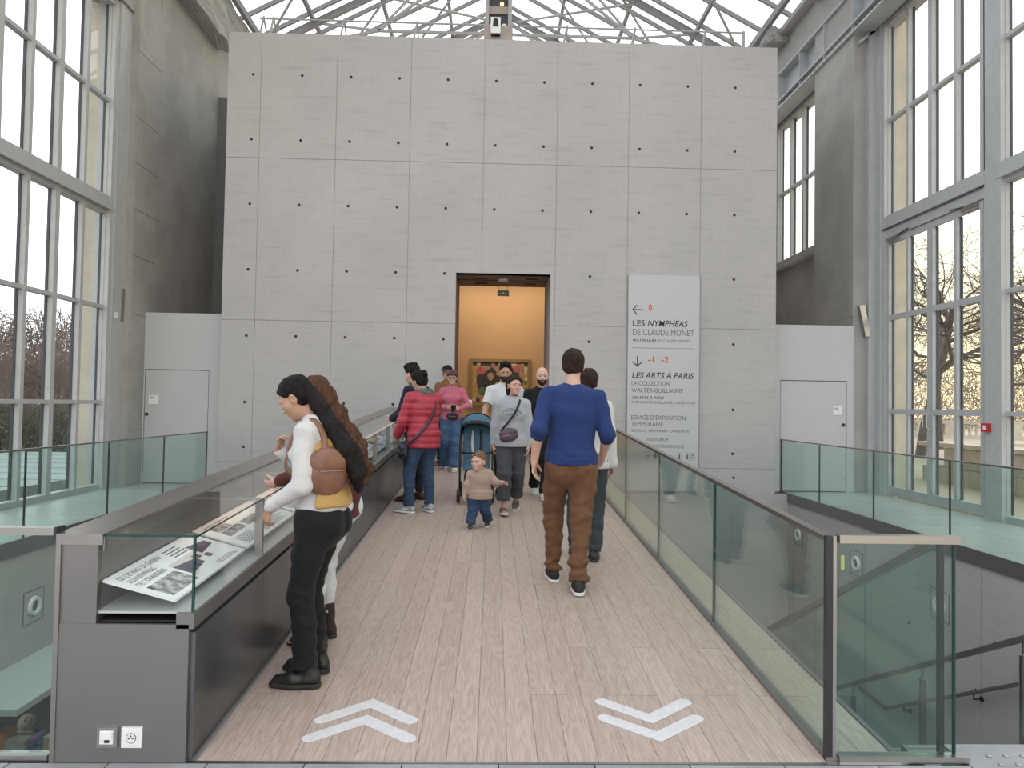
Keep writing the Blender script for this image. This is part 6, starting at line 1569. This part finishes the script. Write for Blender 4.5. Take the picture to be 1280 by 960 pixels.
for i in range(14):
    a0, a1 = 2 * PI * i / 14, 2 * PI * (i + 1) / 14; p = [J['nek'] + J['Su'] * .012 * J['H'] + J['Sr'] * .075 * math.cos(a) + J['Sf'] * .075 * math.sin(a) for a in (a0, a1)]; Sc.loft(p[0], p[1], .034, .034, None, .02)
Sc.disp = folds(.006, 5, 40); sdf_obj('scarf', Sc, .008, C_['grey_scarf'], J['t'])
# earring and buttons of the near woman are too small; belt loop button
J = P1
# ---- bags (each a thing of its own)
def bag_obj(name, label, J, c, r, Rm, m, extra=None):
    """c in the wearer's frame; built in world coordinates"""
    t = empty(name, J['w'](c - V3(0, 0, r[2])), label, 'bag'); Rw = J['R'] @ Rm; cw = J['w'](c)
    S_ = Shape(); S_.ell((0, 0, 0), r, None, .01); S_.ell((0, 0, -r[2] * .25), (r[0] * .98, r[1] * 1.02, r[2] * .72), None, .02); S_.disp = folds(.003, 6, 30)
    off = cw - WO[t]
    sdf_obj('bag_body', S_, .007, m, t, (Rw, off))
    F_ = Shape(); F_.ell((0, r[1] * .25, r[2] * .35), (r[0] * 1.02, r[1] * .92, r[2] * .62), None, .01); F_.plane((0, 0, r[2] * -.02), (0, -.1, -1), .004); sdf_obj('flap', F_, .006, m, t, (Rw, off))
    Z = MB(); Z.tube([off + Rw @ V3(-r[0] * .6, r[1] * 1.08, r[2] * .05), off + Rw @ V3(r[0] * .6, r[1] * 1.08, r[2] * .05)], .003, 5); Z.build('zip', M['steel_light'], t, local=True)
    return t
I3 = np.eye(3)
t1 = bag_obj('backpack', 'tan leather backpack on the back of the woman in black jeans', P1, V3(-.105, -.155, 1.10), (.115, .058, .125), rot((0, 0, 1), PI - .75), C_['tan_leather'])
def world_band(t, name, J, pts, w, th, m, nf): return band(name, [J['w'](p) - WO[t] for p in pts], w, th, m, t, True, lambda p: J['R'] @ np.asarray(nf(J['R'].T @ (p + WO[t] - J['pos']))))
def around(J): return lambda p: np.array([p[0] - J['che'][0], p[1] - J['che'][1], max(0.0, p[2] - J['nek'][2] + .08) * 2.0])
o1 = .032
for q in (-1, 1):
    a = P1['sho']['L' if q < 0 else 'R'] * .72 + P1['nek'] * .28
    world_band(t1, 'shoulder_strap', P1, [V3(-.10 + q * .05, -.16, 1.18), a + V3(0, -.085, -.03), a + V3(0, -.02, .052), a + V3(0, .075, -.02), a + V3(-.0, .105, -.12), V3(q * .13, .045, 1.10), V3(q * .10 - .05, -.11, 1.02)], .032, .005, C_['tan_leather'], around(P1))
J = P3
t3 = bag_obj('crossbody_bag', 'navy crossbody bag on the hip of the person in the red jacket', P3, V3(-.225, .02, .70), (.10, .05, .095), rot((0, 0, 1), 1.4), C_['navy_bag'])
world_band(t3, 'strap', P3, [V3(-.21, -.03, .76), V3(-.13, -.165, .88), V3(.0, -.175, 1.03), V3(.10, -.14, 1.20), V3(.12, -.02, 1.34), V3(.09, .10, 1.24), V3(-.05, .18, 1.0), V3(-.20, .10, .78)], .030, .004, C_['navy_bag'], around(P3))
t8 = bag_obj('crossbody_bag', 'plum half-moon bag across the woman in the grey sweatshirt', P8, V3(.03, .155, .885), (.105, .042, .075), rot((0, 1, 0), .25), C_['purple'])
world_band(t8, 'strap', P8, [V3(.12, .13, .92), V3(.06, .165, 1.0), V3(-.03, .165, 1.12), V3(-.085, .115, 1.24), V3(-.10, .02, 1.30), V3(-.09, -.07, 1.24), V3(.0, -.145, 1.05), V3(.12, -.10, .92), V3(.155, .02, .89)], .024, .004, C_['black_strap'], around(P8))
t5 = bag_obj('waist_bag', 'black waist bag on the woman in the pink jumper', P5, V3(.0, .135, .855), (.095, .040, .055), I3, C_['black_strap'])
# phone, audio guide
ph = empty('smartphone', P5['w']((-.02, .27, .985)), 'black smartphone held by the woman in the pink jumper', 'phone', rotz=PI)
PR = rot((1, 0, 0), .7); pv_ = np.array(boxv((-.038, -.075, -.004), (.038, .075, .004))) @ PR.T
add('phone_body', pv_, BF, M['black'], ph, local=True); add('phone_screen', np.array(boxv((-.034, -.070, .004), (.034, .070, .0048))) @ PR.T, BF, mat('dark_screen', (.03, .03, .035), .1), ph, local=True)
ag = empty('audio_guide', P5['w']((-.27, .06, .98)), 'white audio guide hanging at the elbow of the woman in pink', 'audio guide')
S_ = Shape(); S_.loft((0, 0, .03), (0, 0, .13), (.036, .016), (.030, .014), None, .01); sdf_obj('guide_body', S_, .005, M['white'], ag)
MB().tube([(0, 0, .13), (.01, 0, .17), (.0, 0, .20)], .004, 5).build('loop', C_['black_strap'], ag, local=True)
# chest print on the grey sweatshirt: an arc of small dark letter-like marks
J = P8; pr_m = mat('faded_print', (.06, .065, .08), .8)
for row, (zz, n_, hgt) in enumerate(((1.155, 9, .030), (1.112, 6, .016))):
    for i in range(n_):
        u = (i - (n_ - 1) / 2) / 4.0; x_ = u * .10; z_ = zz - .012 * u * u * 2
        mb = MB(); yb = .062 * J['H'] + .050 + (.022 if row == 0 else .024) - .05 * abs(u) ** 2 * .5
        mb.box((x_ - .008, yb, z_), (x_ - .004, yb + .004, z_ + hgt)); mb.box((x_ + .004, yb, z_ + (.01 if i % 2 else 0)), (x_ + .008, yb + .004, z_ + hgt)); mb.box((x_ - .008, yb, z_ + (hgt - .005 if i % 3 else 0)), (x_ + .008, yb + .004, z_ + (hgt if i % 3 else .005)))
        mb.build('print_mark', pr_m, J['top'], local=True)

# ================================================================== STROLLER
stx, sty = -.19, 8.98
sr = empty('stroller', (stx, sty, rz(sty)), 'blue stroller with a black folding canopy pushed by the bearded man', 'stroller', rotz=PI)
SB = mat('steel_blue_fabric', (.055, .125, .19), .8, var=.15, scale=20, bump=.15, bscale=150); SD = mat('black_fabric', (.014, .015, .018), .8); SF = mat('black_tube', (.015, .015, .017), .4, .4)
for q in (-1, 1):
    MB().tube([(q * .19, .22, .13), (q * .20, .06, .42), (q * .205, -.10, .72), (q * .20, -.28, .94), (q * .17, -.36, 1.0)], .013, 8).build('side_frame', SF, sr, local=True, smooth=True)
    MB().tube([(q * .20, .04, .45), (q * .215, -.30, .13)], .012, 8).build('rear_leg', SF, sr, local=True, smooth=True)
    for yy_, r_ in ((.24, .085), (-.32, .10)):
        wh_ = MB().lathe([(r_ * .55, -.014), (r_ * .95, -.018), (r_, -.008), (r_, .008), (r_ * .95, .018), (r_ * .55, .014)], (q * .205, yy_, r_ - .051 * -yy_ * 0), 18, 'x').build('wheel', RUBK, sr, local=True, smooth=True)
        MB().lathe([(r_ * .6, -.012), (r_ * .6, .012)], (q * .205, yy_, r_), 14, 'x').build('hub', M['steel_light'], wh_, local=True)
MB().tube([(-.17, -.36, 1.0), (0, -.385, 1.015), (.17, -.36, 1.0)], .016, 8).build('handlebar', SD, sr, local=True, smooth=True)
MB().tube([(-.2, .10, .60), (-.14, .22, .60), (.14, .22, .60), (.2, .10, .60)], .012, 8).build('bumper_bar', SF, sr, local=True, smooth=True)
S_ = Shape(); S_.loft((0, -.03, .40), (0, -.20, .92), (.165, .03), (.175, .03), (1, 0, 0), .02); S_.disp = folds(.003, 2, 25); sdf_obj('backrest', S_, .009, SB, sr)
S_ = Shape(); S_.loft((0, -.04, .42), (0, .18, .40), (.165, .035), (.16, .03), (1, 0, 0), .02); sdf_obj('seat', S_, .009, SB, sr)
S_ = Shape(); S_.loft((0, .19, .38), (0, .27, .18), (.14, .018), (.13, .015), (1, 0, 0), .02); sdf_obj('leg_rest', S_, .009, SD, sr)
MB().bar((-.15, .28, .14), (.15, .28, .14), .09, .015).build('foot_rest', SD, sr, local=True)
S_ = Shape(); S_.loft((0, -.28, .28), (0, .05, .25), (.16, .06), (.15, .05), (1, 0, 0), .02); sdf_obj('basket', S_, .01, SD, sr)
def canopy(name, a0, a1, m, rr, zc=.82):
    V, F = [], []; na, nb_ = 7, 13
    for L_ in (0, .010):
        for i in range(na):
            a = a0 + (a1 - a0) * i / (na - 1)
            for j in range(nb_):
                b = PI * j / (nb_ - 1); x_ = math.cos(b) * .205 * rr; rad = math.sin(b) ** .6 * (.26 * rr - L_)
                V.append((x_ * (1 - L_ * 2), -.17 + math.cos(a) * rad, zc + math.sin(a) * rad))
    n_ = na * nb_
    for i in range(na - 1):
        for j in range(nb_ - 1):
            q = i * nb_ + j; F.append((q, q + 1, q + nb_ + 1, q + nb_)); F.append((n_ + q, n_ + q + nb_, n_ + q + nb_ + 1, n_ + q + 1))
    for i in range(na - 1):
        for j in (0, nb_ - 1): q = i * nb_ + j; F.append((q, q + nb_, n_ + q + nb_, n_ + q))
    for i in (0, na - 1):
        for j in range(nb_ - 1): q = i * nb_ + j; F.append((q, n_ + q, n_ + q + 1, q + 1))
    fixn(add(name, V, F, m, sr, local=True, smooth=True))
canopy('canopy', math.radians(75), math.radians(185), SD, 1.04); canopy('canopy_panel', math.radians(38), math.radians(78), SB, 1.0); canopy('canopy_trim', math.radians(30), math.radians(40), SD, 1.03)
for q in (-1, 1): band('harness', [(q * .05, -.15, .86), (q * .055, -.06, .68), (q * .03, -.0, .52)], .03, .004, C_['strap_white'] if q > 0 else SD, sr, True, lambda p: (0, 1, .3))

# ================================================================== LOWER LEVEL GLIMPSE
rk = empty('shop_rack', (-4.2, 6.95, -3.5), 'dark shop display unit on the lower level', 'display unit')
box('unit_body', (-4.95, 6.72, -3.5), (-3.6, 7.25, -1.83), M['black'], rk); box('unit_top', (-4.97, 6.70, -1.83), (-3.58, 7.27, -1.79), M['dark_metal'], rk)
def low(name, label, cat, V, m, rz_=0.0):
    o = add(name, V, BF, m); tag(o, label, cat, 'goods on the lower-level display unit'); return o
low('tote_bag', 'grey tote bag on the lower-level display unit', 'bag', boxv((-4.40, 6.78, -1.79), (-4.22, 6.9, -1.65)), mat('canvas_tote', (.30, .28, .22), .9, var=.2, scale=20))
low('book', 'orange book on the lower-level display unit', 'book', boxv((-4.54, 6.82, -1.79), (-4.43, 7.0, -1.61)), mat('orange_cover', (.50, .17, .05), .5))
low('book', 'blue striped book on the lower-level display unit', 'book', boxv((-4.12, 6.76, -1.79), (-4.06, 6.95, -1.66)), mat('blue_cover', (.06, .11, .20), .5, var=.6, scale=20))
low('book', 'violet book on the lower-level display unit', 'book', boxv((-4.20, 6.80, -1.79), (-4.14, 6.98, -1.64)), mat('violet_cover', (.14, .09, .20), .5))
low('gift_box', 'tan gift box on the lower-level display unit', 'box', boxv((-4.04, 6.76, -1.79), (-3.94, 6.92, -1.60)), mat('tan_card', (.40, .28, .20), .7))
